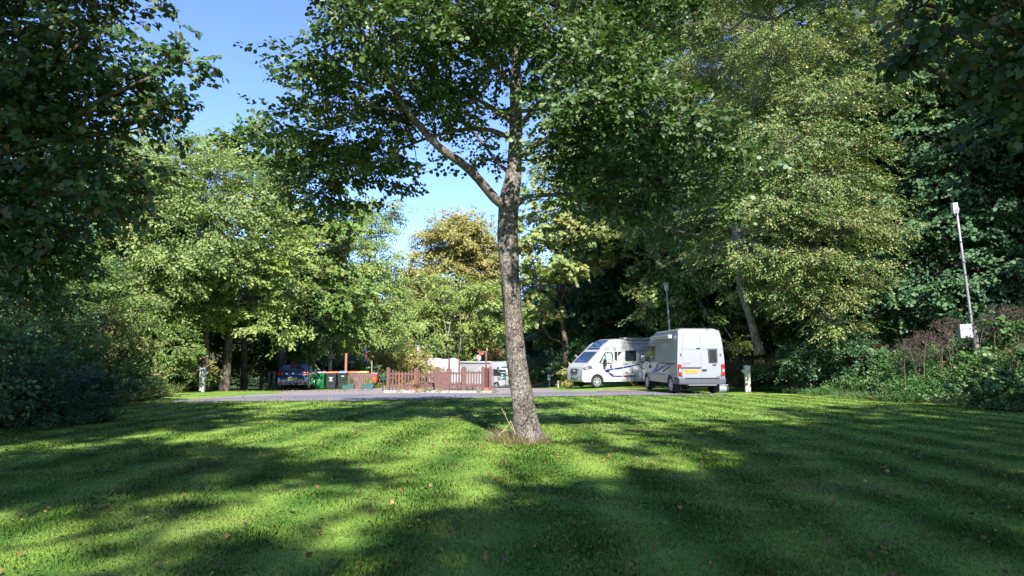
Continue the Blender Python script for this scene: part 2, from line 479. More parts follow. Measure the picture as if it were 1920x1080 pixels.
LOBE_STATS = []
def crown_leaves(rng, lobes, shape, size, L, nleaf, lai, droop, cs, m=9, flat=0.5, outer=0.8, spread=0.6, center=None, tilt=0.45):
    temps = [spray_template(rng, shape, size, L, nleaf, spread, tilt) for _ in range(10)]
    la = AREA[shape] * size * size * 1.05 * nleaf
    Os, Ds, Ns, CC = [], [], [], []
    for lb in lobes:
        c = np.array(lb[:3]); r = np.array(lb[3:6]); q = lb[6] if len(lb) > 6 else 1.0
        cross = math.pi * (r[0] * r[2] * r[1]) ** (2 / 3)
        ns = max(8, int(q * lai * cross / la))
        ncl = max(4, ns // m)
        u = unit(rng.normal(size=(ncl, 3)))
        rr = np.where(rng.random(ncl) < outer, 0.72 + 0.3 * rng.random(ncl), 0.2 + 0.5 * rng.random(ncl))
        cc = c + u * r * rr[:, None]
        CC.append((c, cc))
        rep = np.repeat(np.arange(ncl), m)
        o = cc[rep] + rng.normal(0, 1, (len(rep), 3)) * cs * np.array([1, 1, 0.42]) * (0.5 + rng.random((len(rep), 1)))
        outw = unit(u[rep] * np.array([1, 1, flat]) + 0.5 * rng.normal(size=(len(rep), 3)) * np.array([1, 1, flat]))
        d = outw + np.array([0, 0, -droop])
        n = np.array([0.12, -0.5, 0.9]) + 0.6 * u[rep] + 0.4 * rng.normal(size=(len(rep), 3))
        Os.append(o); Ds.append(d); Ns.append(n)
    O = np.concatenate(Os); D = np.concatenate(Ds); N = np.concatenate(Ns)
    z0 = gz(O[:, 0], O[:, 1])
    keep = O[:, 2] > z0 - 0.2
    O, D, N = O[keep], D[keep], N[keep]
    S = 0.75 + 0.5 * rng.random(len(O))
    return spray_cloud(rng, O, D, N, S, temps), CC

def tree(name, label, trunk, lobes, leaf='mid', bark='dark', dens=1.6, kmin=None, shape='oval', size=0.16, L=0.7, nleaf=12, lai=4.0, droop=0.2,
         cs=0.35, seed=1, group=None, flat=0.5, outer=0.8, limbs=True, twigs=0.5, tr=0.22, cat='tree', m=14, extra=None, spread=0.6, org=None, tilt=0.45):
    """trunk: list of points from the base upwards; lobes: leafy masses of the crown"""
    rng = np.random.default_rng(seed)
    V, CC = crown_leaves(rng, lobes, shape, size, L, nleaf, lai * dens, droop, cs, m, flat, outer, spread, tilt=tilt)
    base = Vector(trunk[0]) if trunk else Vector((lobes[0][0], lobes[0][1], gzf(lobes[0][0], lobes[0][1])))
    if org: base = Vector(org)
    root = thing(name, label, cat, base, 0, group)
    b = np.array(base)
    link_mesh('crown' if cat == 'tree' else 'foliage', leaf_mesh('crown', V - b, len(OUT[shape])), LEAF[leaf], root)
    mb = MB()
    if trunk:
        n = len(trunk)
        rad = [tr * (1 - 0.72 * i / max(1, n - 1)) for i in range(n)]
        T = [Vector(p) - base for p in trunk]
        T[0].z -= 0.3
        # root flare
        f = T[0].lerp(T[1], min(0.9, 0.5 / max(0.5, (T[1] - T[0]).length)))
        mb.tube([T[0], f] + T[1:], [rad[0] * 1.5, rad[0] * 1.02] + rad[1:], 10)
    else:
        T = None
    km = kmin if kmin is not None else (2 if trunk and len(trunk) > 4 else 1)
    if limbs:
        for c, cc in CC:
            cl = Vector(c) - base
            if T:
                # join where the trunk is lower than the lobe
                best = min(range(len(T)), key=lambda i: abs(T[i].z - (cl.z - 0.45 * (Vector((cl.x, cl.y, 0)) - Vector((T[i].x, T[i].y, 0))).length)))
                st = T[max(best, km)]
                r0 = tr * 0.42
            else:
                st = Vector((rng.normal(0, 0.1), rng.normal(0, 0.1), -0.1)); r0 = tr
            P = curve_pts(st, cl, -0.05, 5, rng, 0.03)
            mb.tube(P, [r0 * (1 - 0.8 * i / 5) for i in range(6)], 6, False)
            k = max(1, int(len(cc) * twigs))
            for q in cc[:min(k, 40)]:
                ql = Vector(q) - base
                s0 = P[int(rng.integers(2, 6))]
                P2 = curve_pts(s0, ql, 0.03, 3, rng, 0.04)
                rr = r0 * 0.22
                mb.tube(P2, [rr, rr * 0.8, rr * 0.55, rr * 0.3], 4, False)
    if extra: extra(mb, base)
    if mb.v: mb.build('trunk' if cat == 'tree' else 'stems', BARK[bark], root, smooth=True)
    return root
def lp(px, py, d, rx, ry, q=1.0, rd=None):
    p = W(px, py, d); s = d / FPX
    a, c = rx * s, ry * s
    return (p.x, p.y, p.z, a, (rd if rd else (a + c) / 2), c, q)

# ================================================================== the setting
def axis(lo, hi, fine_lo, fine_hi, step, grow=1.25):
    a = list(np.arange(fine_lo, fine_hi + 1e-6, step))
    s = step; x = a[-1]
    while x < hi: s *= grow; x += s; a.append(x)
    s = step; x = a[0]
    while x > lo: s *= grow; x -= s; a.insert(0, x)
    return np.array(a)
def build_ground():
    xs = axis(-600, 600, -26, 26, 0.5); ys = axis(-300, 1500, -4, 75, 0.5)
    X, Y = np.meshgrid(xs, ys); Z = gz(X, Y)
    n, m = X.shape
    me = bpy.data.meshes.new('ground')
    me.vertices.add(n * m)
    me.vertices.foreach_set('co', np.stack([X, Y, Z], -1).astype(np.float32).ravel())
    i = np.arange(n * m).reshape(n, m)
    q = np.stack([i[:-1, :-1], i[:-1, 1:], i[1:, 1:], i[1:, :-1]], -1).reshape(-1)
    me.loops.add(len(q)); me.loops.foreach_set('vertex_index', q.astype(np.int32))
    me.polygons.add(len(q) // 4); me.polygons.foreach_set('loop_start', np.arange(0, len(q), 4, dtype=np.int32))
    me.update(calc_edges=True)
    for p in me.polygons: p.use_smooth = True
    rng = np.random.default_rng(3)
    wob = 0.5 * np.sin(Y * 0.9 + 1) + 0.35 * np.sin(Y * 2.3) + 0.3 * np.sin(X * 1.7)
    inside = np.minimum(lerp_tab(Y, XR) - X, X - lerp_tab(Y, XL)) + wob * 0.5
    mask = np.clip(inside / 0.9 + 0.3, 0, 1) * np.clip((58 - Y) / 6, 0, 1)
    at = me.attributes.new('lawn', 'FLOAT', 'POINT'); at.data.foreach_set('value', mask.astype(np.float32).ravel())
    o = link_mesh('ground', me, ground_mat())
    tag(o, kind='structure')
def lanes(nt, P):
    sx = node(nt, "ShaderNodeSeparateXYZ"); nt.links.new(P, sx.inputs[0])
    # mown lanes: the mower turns them a little towards the far end
    nw = noise(nt, 0.12, 2, 0.5, P)
    yy = math_n(nt, 'MULTIPLY', math_n(nt, 'POWER', math_n(nt, 'MAXIMUM', math_n(nt, 'SUBTRACT', sx.outputs[1], 9.0), 0.0), 2.0), 0.006)
    ax = math_n(nt, 'ADD', math_n(nt, 'ABSOLUTE', math_n(nt, 'SUBTRACT', sx.outputs[0], 0.4)), yy)
    ax = math_n(nt, 'ADD', ax, math_n(nt, 'MULTIPLY', nw.outputs[0], 1.3))
    st = math_n(nt, 'SINE', math_n(nt, 'MULTIPLY', ax, 5.6))
    st = math_n(nt, 'ADD', math_n(nt, 'MULTIPLY', st, 0.5), 0.5)
    ns = noise(nt, 0.9, 3, 0.6, P)
    st = math_n(nt, 'MULTIPLY', st, ramp(nt, ns.outputs[0], [(0.3, (0.6,) * 3), (0.6, (1,) * 3)]).outputs[0])
    return st
def ground_mat():
    m, nt, out = new_mat('lawn_and_soil')
    tc = node(nt, "ShaderNodeTexCoord"); P = tc.outputs["Object"]
    at = node(nt, "ShaderNodeAttribute"); at.attribute_name = 'lawn'
    st = lanes(nt, P)
    g = mixc(nt, st, (0.05, 0.13, 0.016), (0.205, 0.315, 0.058))
    n1 = noise(nt, 0.55, 5, 0.65, P)
    g = mixc(nt, ramp(nt, n1.outputs[0], [(0.42, (0,) * 3), (0.68, (0.8,) * 3)]).outputs[0], g, (0.21, 0.30, 0.055))
    n2 = noise(nt, 26, 5, 0.8, P)
    g = mixc(nt, 1.0, g, ramp(nt, n2.outputs[0], [(0.3, (0.78, 0.82, 0.78)), (0.7, (1.22, 1.2, 1.15))]).outputs[0], 'MULTIPLY')
    nwp = noise(nt, 0.38, 4, 0.6, P)
    g = mixc(nt, ramp(nt, nwp.outputs[0], [(0.56, (0,) * 3), (0.72, (0.6,) * 3)]).outputs[0], g, (0.20, 0.17, 0.08))
    n4 = noise(nt, 3.3, 4, 0.7, P)
    g = mixc(nt, ramp(nt, n4.outputs[0], [(0.58, (0,) * 3), (0.75, (0.55,) * 3)]).outputs[0], g, (0.05, 0.11, 0.018))
    n3 = noise(nt, 2.0, 6, 0.7, P)
    s = ramp(nt, n3.outputs[0], [(0.3, (0.035, 0.026, 0.018)), (0.5, (0.05, 0.065, 0.02)), (0.68, (0.12, 0.075, 0.04))]).outputs[0]
    c = mixc(nt, at.outputs["Fac"], s, g)
    h = math_n(nt, 'ADD', n2.outputs[0], math_n(nt, 'MULTIPLY', n3.outputs[0], 0.6))
    principled(nt, out, c, 0.85, normal=bump(nt, h, 0.5, 0.03), spec=0.2)
    return m
build_ground()

def drape(name, poly, off, mat, step=1.0):
    bm = bmesh.new()
    vs = [bm.verts.new((p[0], p[1], 0)) for p in poly]
    bm.faces.new(vs)
    xs = [p[0] for p in poly]; ys = [p[1] for p in poly]
    def cuts(lo, hi, ax):
        t = math.ceil(lo / step) * step
        while t < hi:
            co = (t, 0, 0) if ax == 0 else (0, t, 0); no = (1, 0, 0) if ax == 0 else (0, 1, 0)
            bmesh.ops.bisect_plane(bm, geom=bm.verts[:] + bm.edges[:] + bm.faces[:], plane_co=co, plane_no=no)
            t += step
    cuts(min(xs), max(xs), 0); cuts(min(ys), max(ys), 1)
    for v in bm.verts: v.co.z = gzf(v.co.x, v.co.y) + off
    bmesh.ops.recalc_face_normals(bm, faces=bm.faces)
    if sum(f.normal.z for f in bm.faces) < 0: bmesh.ops.reverse_faces(bm, faces=bm.faces)
    me = bpy.data.meshes.new(name); bm.to_mesh(me); bm.free()
    for p in me.polygons: p.use_smooth = True
    o = link_mesh(name, me, mat)
    return tag(o, kind='structure')
def asphalt(name, a, b, fleck):
    m, nt, out = new_mat(name)
    tc = node(nt, "ShaderNodeTexCoord"); P = tc.outputs["Object"]
    n1 = noise(nt, 0.7, 6, 0.65, P); n2 = noise(nt, 60, 3, 0.8, P); n3 = noise(nt, 5, 5, 0.7, P)
    c = ramp(nt, n1.outputs[0], [(0.35, a), (0.65, b)]).outputs[0]
    c = mixc(nt, 1.0, c, ramp(nt, n2.outputs[0], [(0.3, (0.6,) * 3), (0.7, (1.4,) * 3)]).outputs[0], 'MULTIPLY')
    c = mixc(nt, ramp(nt, n3.outputs[0], [(0.6, (0,) * 3), (0.78, (0.5,) * 3)]).outputs[0], c, fleck)
    principled(nt, out, c, 0.9, normal=bump(nt, n2.outputs[0], 0.4, 0.01), spec=0.25)
    return m
M['tarmac'] = asphalt('tarmac', (0.125, 0.12, 0.15), (0.17, 0.16, 0.19), (0.20, 0.18, 0.18))
M['yard'] = asphalt('yard', (0.19, 0.165, 0.17), (0.26, 0.22, 0.215), (0.30, 0.24, 0.20))
def gl(pts): return [tuple(G(*p))[:2] for p in pts]
rng0 = np.random.default_rng(9)
def wobble(pts, amp=0.10, sub=7):
    out = []
    for i in range(len(pts) - 1):
        a, b = pts[i], pts[i + 1]
        for k in range(sub):
            t = k / sub
            j = rng0.normal(0, amp) if k else 0
            out.append((a[0] + (b[0] - a[0]) * t, a[1] + (b[1] - a[1]) * t + j))
    out.append(pts[-1]); return out
front = wobble(gl([(318, 754.5), (500, 753), (750, 751.5), (960, 745.5), (1200, 742), (1366, 740.8)]))
mid = gl([(1366, 739.6), (1190, 735.2), (1045, 735.0), (930, 738.5), (720, 739.5), (560, 741.5), (430, 746.5), (318, 752.5)])
drape('road', front + mid, 0.022, M['tarmac'])
yard = gl([(1190, 735.2), (1045, 735.0), (930, 738.5), (720, 739.5), (560, 741.5), (430, 746.5), (318, 752.5)])
yard_b = wobble(gl([(330, 750), (430, 743.8), (520, 738.5)]), 0.15) + gl([(540, 733), (590, 732), (640, 731), (700, 728.5), (840, 725), (925, 723)]) + \
    gl([(956, 722), (985, 727.5), (1036, 729.5), (1046, 733.2), (1120, 733.6), (1190, 734.2)])
drape('yard', list(reversed(yard)) + list(reversed(yard_b)) if False else yard + yard_b, 0.016, M['yard'])

# verge of bare earth beside the road
soil = gl([(1118, 734.5), (1130, 731.5), (1160, 730.5), (1188, 731), (1215, 733), (1212, 735.5), (1150, 735.5)])
drape('bare_soil', wobble(soil + [soil[0]], 0.08, 5)[:-1], 0.030, plain('bare_soil', (0.20, 0.14, 0.09), 0.95, var=0.5, scale=3, bstr=0.5), 0.5)

# ------------------------------------------------------------------ grass
def build_grass():
    rng = np.random.default_rng(11)
    parts = []
    for d0, d1, dens, wdt, hgt in ((4.2, 7, 4600, .0036, .032), (7, 11, 2300, .0055, .034), (11, 17, 900, .009, .036), (17, 28.5, 260, .016, .036)):
        A = (d1 ** 2 - d0 ** 2) * 0.80
        n = int(A * dens)
        d = np.sqrt(rng.random(n) * (d1 ** 2 - d0 ** 2) + d0 ** 2)
        x = (rng.random(n) * 2 - 1) * d * 0.80
        k = (x < lerp_tab(d, XR) + 0.4) & (x > lerp_tab(d, XL) - 0.4)
        # stop at the road's edge
        ye = np.interp(x, [p[0] for p in front], [p[1] for p in front])
        k &= d < ye + 0.02
        d, x = d[k], x[k]; n = len(d)
        clump = 0.75 + 0.35 * np.sin(x * 3.1 + np.sin(d * 1.7) * 2) * np.sin(d * 2.3 + x)
        h = hgt * (0.5 + 0.9 * rng.random(n)) * clump
        a = rng.random(n) * 6.283; wv = wdt * (0.6 + 0.8 * rng.random(n))
        lean = rng.normal(0, 0.35, (n, 2)) * h[:, None]
        lane = np.where(np.sin((np.abs(x - 0.4)) * 5.6) > 0, 0.45, -0.45)
        lean[:, 1] += lane * h
        z = gz(x, d) - 0.004
        ca, sa = np.cos(a) * wv, np.sin(a) * wv
        v0 = np.stack([x - ca, d - sa, z], -1); v1 = np.stack([x + ca, d + sa, z], -1)
        v2 = np.stack([x + lean[:, 0], d + lean[:, 1], z + h], -1)
        parts.append(np.stack([v0, v1, v2], 1).reshape(-1, 3))
    V = np.concatenate(parts)
    m, nt, out = new_mat('grass_blades')
    g = node(nt, "ShaderNodeNewGeometry")
    c = ramp(nt, g.outputs["Random Per Island"], [(0, (0.115, 0.245, 0.03)), (0.5, (0.16, 0.30, 0.044)), (0.9, (0.225, 0.35, 0.072)), (1.0, (0.38, 0.36, 0.16))]).outputs[0]
    tc = node(nt, "ShaderNodeTexCoord")
    n1 = noise(nt, 0.55, 5, 0.65, tc.outputs["Object"])
    c = mixc(nt, ramp(nt, n1.outputs[0], [(0.4, (0,) * 3), (0.7, (0.6,) * 3)]).outputs[0], c, (0.24, 0.34, 0.06))
    n2 = noise(nt, 2.6, 4, 0.7, tc.outputs["Object"])
    c = mixc(nt, 1.0, c, ramp(nt, n2.outputs[0], [(0.35, (0.78, 0.82, 0.75)), (0.65, (1.15, 1.12, 1.1))]).outputs[0], 'MULTIPLY')
    nwp = noise(nt, 0.38, 4, 0.6, tc.outputs["Object"])
    c = mixc(nt, ramp(nt, nwp.outputs[0], [(0.56, (0,) * 3), (0.72, (0.65,) * 3)]).outputs[0], c, (0.30, 0.27, 0.11))
    la = lanes(nt, tc.outputs["Object"])
    c = mixc(nt, 1.0, c, ramp(nt, la, [(0.0, (0.52, 0.64, 0.50)), (1.0, (1.35, 1.27, 1.35))]).outputs[0], 'MULTIPLY')
    p = principled(nt, None, c, 0.55, spec=0.3)
    t = node(nt, "ShaderNodeBsdfTranslucent"); nt.links.new(c, t.inputs[0])
    mx = node(nt, "ShaderNodeMixShader"); mx.inputs[0].default_value = 0.45
    nt.links.new(p.outputs[0], mx.inputs[1]); nt.links.new(t.outputs[0], mx.inputs[2]); nt.links.new(mx.outputs[0], out.inputs[0])
    me = leaf_mesh('grass', V, 3)
    # blades carry upright normals so that the lawn shades as a sward
    me.normals_split_custom_set_from_vertices(np.tile(np.array([[0.0, 0.0, 1.0]]), (len(V), 1)) + np.random.default_rng(5).normal(0, 0.12, (len(V), 3)))
    o = link_mesh('grass', me, m)
    tag(o, 'short mown lawn grass around the central tree', 'grass', kind='stuff')
build_grass()

def leaf_litter():
    rng = np.random.default_rng(21)
    n = 2300
    d = 4.5 + 23 * rng.random(n) ** 1.15
    x = (rng.random(n) * 2 - 1) * np.minimum(d * 0.8, 13)
    # more of them under the tree
    m = 420
    a = rng.random(m) * 6.283; r = 0.5 + 3.6 * rng.random(m)
    d = np.concatenate([d, 12.8 + r * np.sin(a) * 0.9]); x = np.concatenate([x, 0.6 + r * np.cos(a) * 1.3])
    # and along the road edges
    m = 330
    t = rng.random(m)
    xx = -13.5 + t * 9; d = np.concatenate([d, 33 + 5 * t + rng.normal(0, 1.1, m)]); x = np.concatenate([x, xx])
    k = (x < lerp_tab(d, XR)) & (x > lerp_tab(d, XL)); d, x = d[k], x[k]; n = len(d)
    o = OUT['maple']
    z = gz(x, d) + 0.030 + 0.02 * rng.random(n)
    s = (0.022 + 0.036 * rng.random(n) ** 2.5) * np.where(d > 20, 1.4, 1.0)
    u = unit(rng.normal(size=(n, 3)) * np.array([1, 1, 0.35])); nn = np.array([0, 0, 1.0]) + 0.55 * rng.normal(size=(n, 3))
    nn = unit(nn - (nn * u).sum(-1, keepdims=True) * u); v = np.cross(nn, u)
    V = np.stack([x, d, z], -1)[:, None] + s[:, None, None] * (o[None, :, :1] * u[:, None] + o[None, :, 1:2] * v[:, None] + 0.5 * np.abs(o[None, :, 1:2]) * nn[:, None])
    mt = leaf_mat('leaf_litter', [(0.09, 0.05, 0.025), (0.16, 0.085, 0.035), (0.24, 0.135, 0.05), (0.12, 0.06, 0.03), (0.36, 0.26, 0.08)], 0.1)
    ob = link_mesh('fallen_leaves', leaf_mesh('fallen_leaves', V.reshape(-1, 3), len(o)), mt)
    tag(ob, 'brown and yellow fallen leaves scattered over the lawn', 'fallen leaves', kind='stuff')
leaf_litter()

def undergrowth(name, label, pts, leaf, shape, size, L, nleaf, hgt, seed, n_per=1.0, bark='dark', up=0.5):
    """pts: (x, y, radius, height) patches of low growth"""
    rng = np.random.default_rng(seed)
    temps = [spray_template(rng, shape, size, L, nleaf) for _ in range(8)]
    O = []
    for x, y, r, h in pts:
        n = int(n_per * 3.14 * r * r)
        a = rng.random(n) * 6.283; q = r * np.sqrt(rng.random(n))
        X, Y = x + q * np.cos(a), y + q * np.sin(a)
        prof = np.sqrt(np.clip(1 - (q / r) ** 2, 0.05, 1))
        H = h * prof * (0.25 + 0.75 * rng.random(n) ** 0.6) * (0.8 + 0.35 * np.sin(X * 2.1) * np.sin(Y * 1.9))
        O.append(np.stack([X, Y, gz(X, Y) + H], -1))
    O = np.concatenate(O)
    D = rng.normal(size=O.shape) * np.array([1, 1, 0.4]) + np.array([0, -0.3, up])
    N = np.array([0, -0.25, 1.0]) + 0.5 * rng.normal(size=O.shape)
    V = spray_cloud(rng, O, D, N, 0.7 + 0.6 * rng.random(len(O)), temps)
    o = link_mesh(name, leaf_mesh(name, V, len(OUT[shape])), LEAF[leaf])
    return tag(o, label, 'undergrowth', kind='stuff')
rr = np.random.default_rng(77)
def edge_pts(tab, side, y0, y1, n, w0, w1, r0, r1, h0, h1):
    out = []
    for _ in range(n):
        y = y0 + (y1 - y0) * rr.random()
        x = float(lerp_tab(y, tab)) + side * (w0 + (w1 - w0) * rr.random())
        out.append((x, y, r0 + (r1 - r0) * rr.random(), h0 + (h1 - h0) * rr.random()))
    return out
undergrowth('undergrowth', 'low green nettles and brambles along the right edge of the lawn',
            edge_pts(XR, 1, 14, 46, 95, 0.3, 6.5, 0.7, 1.6, 0.35, 0.9), 'under', 'oval', 0.085, 0.35, 9, 0.5, 31, 42)
undergrowth('undergrowth', 'dark green low brambles along the left edge of the lawn',
            edge_pts(XL, -1, 9, 45, 95, 0.3, 7, 0.7, 1.7, 0.35, 0.95), 'under', 'oval', 0.085, 0.35, 9, 0.5, 32, 42)
undergrowth('undergrowth', 'rough dark growth on the floor of the wood at the back',
            edge_pts(XR, 1, 30, 90, 60, 2, 16, 1.5, 3.0, 0.4, 1.2) + edge_pts(XL, -1, 35, 80, 40, 2, 14, 1.5, 3.0, 0.4, 1.2)
            + [(-19 + i * 2.1 + rr.random(), 50 + 8 * rr.random(), 2, 1.0) for i in range(4)]
            + [(-12 + i * 2.0, 86 + 5 * rr.random(), 3, 2.0) for i in range(12)], 'under', 'oval', 0.16, 0.6, 9, 0.5, 33, 11)
undergrowth('dry_bracken', 'rusty dry bracken and dead stalks behind the right bollard',
            [(10.9 + 0.55 * i + rr.normal() * .2, 32.5 + rr.random() * 2, 0.8, 1.0 + 0.5 * rr.random()) for i in range(7)] +
            [(14.2, 29.8, 0.55, 0.8), (14.8, 29.6, 0.5, 0.5), (15.6, 30.5, 0.7, 0.9)], 'rust', 'blade', 0.22, 0.5, 12, 0.5, 34, 90, up=1.2)
undergrowth('long_grass', 'tufts of longer grass fringing the road verge by the left bollard',
            edge_pts(XL, 1, 24, 39, 22, -0.8, 0.6, 0.4, 0.9, 0.12, 0.3), 'lime', 'blade', 0.20, 0.2, 9, 0.2, 35, 80, up=1.4)
undergrowth('long_grass', 'tufts of longer grass at the foot of the right bank',
            edge_pts(XR, 1, 17, 36, 30, -0.6, 0.3, 0.4, 0.8, 0.1, 0.25), 'under', 'blade', 0.12, 0.12, 9, 0.2, 36, 45, up=1.4)

undergrowth('long_grass', 'ragged grass along the near edge of the road',
            [(p[0], p[1] - .16 + .08 * rr.random(), 0.12 + .08 * rr.random(), 0.015 + .02 * rr.random()) for k in range(3) for p in [((1 - k / 5) * a[0] + k / 5 * b[0], (1 - k / 5) * a[1] + k / 5 * b[1]) for a, b in zip(front[:-1], front[1:])]],
            'lime', 'blade', 0.05, 0.08, 6, 0.1, 37, 100, up=.8)
# weeds and clover leaves dotted through the lawn
def clover():
    rng = np.random.default_rng(41); n = 900
    d = 4.6 + 12 * rng.random(n) ** 1.2; x = (rng.random(n) * 2 - 1) * d * .8
    cl = rng.integers(0, n, 3200)
    X = x[cl] + rng.normal(0, .07, 3200); Y = d[cl] + rng.normal(0, .07, 3200)
    O = np.stack([X, Y, gz(X, Y) + .028], -1)
    temps = [spray_template(rng, 'round', .013, .02, 4) for _ in range(4)]
    V = spray_cloud(rng, O, rng.normal(size=O.shape) * np.array([1, 1, .2]), np.array([0, -.2, 1.]) + .3 * rng.normal(size=O.shape), .7 + .7 * rng.random(3200), temps)
    o = link_mesh('lawn_weeds', leaf_mesh('lawn_weeds', V, 8), LEAF['mid'])
    tag(o, 'small patches of clover and daisy leaves in the near lawn', 'weeds', kind='stuff')
clover()

# ================================================================== trees
def TP(*pp): return [tuple(W(*p)) for p in pp]
# ---- the lone tree in the middle of the lawn
def centre_tree():
    rng = np.random.default_rng(4)
    b = W(990, 826, 12.6)
    trunk = TP((992, 828, 12.6), (982, 770, 12.6), (973, 700, 12.65), (962, 610, 12.7), (956, 520, 12.7), (951, 440, 12.7), (956, 372, 12.7),
               (964, 310, 12.75), (968, 240, 12.8), (966, 160, 12.9), (972, 60, 13.0), (968, -60, 13.1), (975, -170, 13.2))
    rad = [.29, .205, .18, .165, .168, .188, .185, .135, .12, .10, .08, .05, .03]
    base = Vector((b.x, b.y, 0.0))
    lobes = [lp(608, 125, 10.6, 72, 48), lp(535, 222, 11.0, 45, 26), lp(640, 250, 12.0, 100, 42), lp(712, 60, 10.3, 115, 60), lp(745, 325, 13.3, 48, 26, .8),
             lp(700, 175, 12.6, 110, 45), lp(830, 110, 11.6, 95, 55), lp(860, 20, 10.6, 120, 50), lp(760, -70, 11.6, 170, 60), lp(625, 10, 11.6, 45, 30),
             lp(860, 215, 14.6, 85, 42, .8), lp(640, 320, 13.6, 62, 28), lp(570, 292, 12.6, 50, 28), lp(900, 290, 13.8, 42, 26, .6), lp(508, 262, 11.8, 32, 16), lp(640, 370, 14.2, 70, 22, .7),
             lp(545, 345, 14.0, 60, 24, .7),
             lp(1050, 50, 11.6, 110, 60), lp(1150, 110, 11.0, 105, 52), lp(1100, 200, 10.8, 120, 44), lp(1220, 215, 10.8, 100, 42), lp(1320, 262, 11.2, 72, 30),
             lp(1160, 300, 12.0, 125, 40), lp(1310, 335, 12.4, 80, 28), lp(1230, 390, 12.2, 70, 30, .6), lp(1030, 262, 11.4, 48, 26, .8), lp(1220, 20, 12.6, 90, 50),
             lp(1400, 285, 11.3, 52, 14, .9), lp(1345, 405, 11.8, 45, 16, .5), lp(1070, 345, 11.6, 62, 22, .6), lp(1280, 440, 12.6, 60, 14, .4), lp(1150, 405, 12.4, 50, 14, .5), lp(1200, 365, 11.8, 80, 18, .8), lp(1430, 300, 11.6, 40, 12, .8), lp(1100, 368, 11.9, 50, 10, .5), lp(690, 290, 12.0, 70, 20, .9), lp(800, 200, 12.2, 70, 30, .8),
             lp(960, -80, 12.6, 160, 60), lp(1110, -70, 12.4, 150, 60), lp(980, 120, 14.6, 90, 60, .8), lp(940, 30, 14.8, 120, 50, .8),
             lp(1180, 180, 14.8, 90, 45, .7), lp(760, 40, 14.6, 110, 50, .7)]
    temps = None
    V, CC = crown_leaves(rng, lobes, 'round', 0.072, 0.36, 11, 6.2, 0.12, 0.17, 5, flat=0.35, outer=0.7, spread=0.7)
    root = thing('lone_tree', 'tall round-leaved tree with mottled grey leaning trunk alone on the lawn', 'tree', base)
    link_mesh('crown', leaf_mesh('crown', V - np.array(base), 8), LEAF['alder'], root)
    T = [Vector(p) - base for p in trunk]; T[0].z = -0.15
    # finely ringed trunk with an uneven girth
    pts, rd = [], []
    for i in range(len(T) - 1):
        k = 5
        for j in range(k):
            t = j / k
            s = t * t * (3 - 2 * t) if False else t
            pts.append(T[i].lerp(T[i + 1], s)); rd.append(rad[i] + (rad[i + 1] - rad[i]) * s)
    pts.append(T[-1]); rd.append(rad[-1])
    # soften the corners
    for _ in range(2):
        q = [pts[0]] + [(pts[i - 1] + pts[i] * 2 + pts[i + 1]) / 4 for i in range(1, len(pts) - 1)] + [pts[-1]]
        pts = q
    mb = MB()
    n = 28; vs = []
    for i, p in enumerate(pts):
        d = (pts[min(i + 1, len(pts) - 1)] - pts[max(i - 1, 0)]).normalized()
        a = (Vector((1, 0, 0)) - d * d.x).normalized(); c = d.cross(a)
        for k in range(n):
            t = 2 * math.pi * k / n
            fl = max(0, 1 - i / 5.0)
            r = rd[i] * (1 + 0.05 * math.sin(3 * t + i * 0.4) + 0.035 * math.sin(5 * t - i * 0.7) + 0.02 * math.sin(9 * t + i) + fl * (0.13 * math.sin(4 * t + 1) + 0.05) + rng.normal(0, 0.012))
            vs.append(p + (a * math.cos(t) + c * math.sin(t)) * r)
    fs = [(i * n + k, i * n + (k + 1) % n, (i + 1) * n + (k + 1) % n, (i + 1) * n + k) for i in range(len(pts) - 1) for k in range(n)]
    mb.add(vs, fs)
    tr = mb.build('trunk', BARK['grey'], root, smooth=True)
    # a healed branch stub
    kb = MB(); q = W(977, 647, 12.50) - base
    kb.lathe([(0.015, -.02), (0.028, -.025), (0.045, -.01), (0.055, 0.03), (0.05, 0.06)], 'y', 12, tuple(q + Vector((0, 0.02, 0))))
    kb.build('knot', plain('knot_wood', (0.085, 0.045, 0.03), 0.9, var=0.4, scale=20), root, smooth=True)
    limbs = [
        ([(956, 392, 12.65), (930, 375, 12.5), (880, 318, 12.2), (820, 272, 11.9), (772, 222, 11.6), (735, 160, 11.3), (708, 118, 11.0), (690, 40, 10.8)], .10),
        ([(968, 385, 12.7), (985, 366, 12.55), (1060, 363, 12.2), (1140, 372, 12.0), (1190, 398, 12.0), (1250, 430, 12.1), (1310, 440, 12.2)], .05),
        ([(962, 262, 12.75), (930, 245, 12.7), (870, 240, 12.6), (790, 262, 12.5), (740, 285, 12.4), (660, 297, 12.2)], .05),
        ([(966, 235, 12.8), (930, 205, 12.6), (880, 180, 12.2), (830, 160, 11.8), (770, 150, 11.4)], .055),
        ([(966, 250, 12.8), (1010, 190, 12.4), (1080, 150, 11.8), (1160, 130, 11.2)], .06),
        ([(964, 300, 12.75), (1020, 262, 12.3), (1120, 235, 11.6), (1240, 235, 11.2), (1330, 262, 11.2), (1400, 283, 11.3)], .06),
        ([(966, 170, 12.9), (900, 90, 12.0), (820, 20, 11.2), (730, -40, 11.0)], .06),
        ([(970, 120, 12.9), (1060, 20, 12.2), (1160, -40, 12.2)], .055),
        ([(958, 330, 12.75), (930, 300, 13.2), (880, 240, 14.2), (800, 180, 14.8)], .045),
        ([(968, 210, 12.8), (1040, 200, 13.6), (1150, 185, 14.6)], .045),
        ([(968, 150, 12.9), (960, 80, 14.2), (900, 30, 14.8)], .045),
        ([(760, 205, 11.5), (690, 200, 11.3), (610, 190, 11.0), (520, 215, 11.0)], .03),
        ([(1100, 366, 12.1), (1160, 330, 12.0), (1250, 320, 12.2), (1330, 335, 12.4)], .03),
    ]
    allp = []
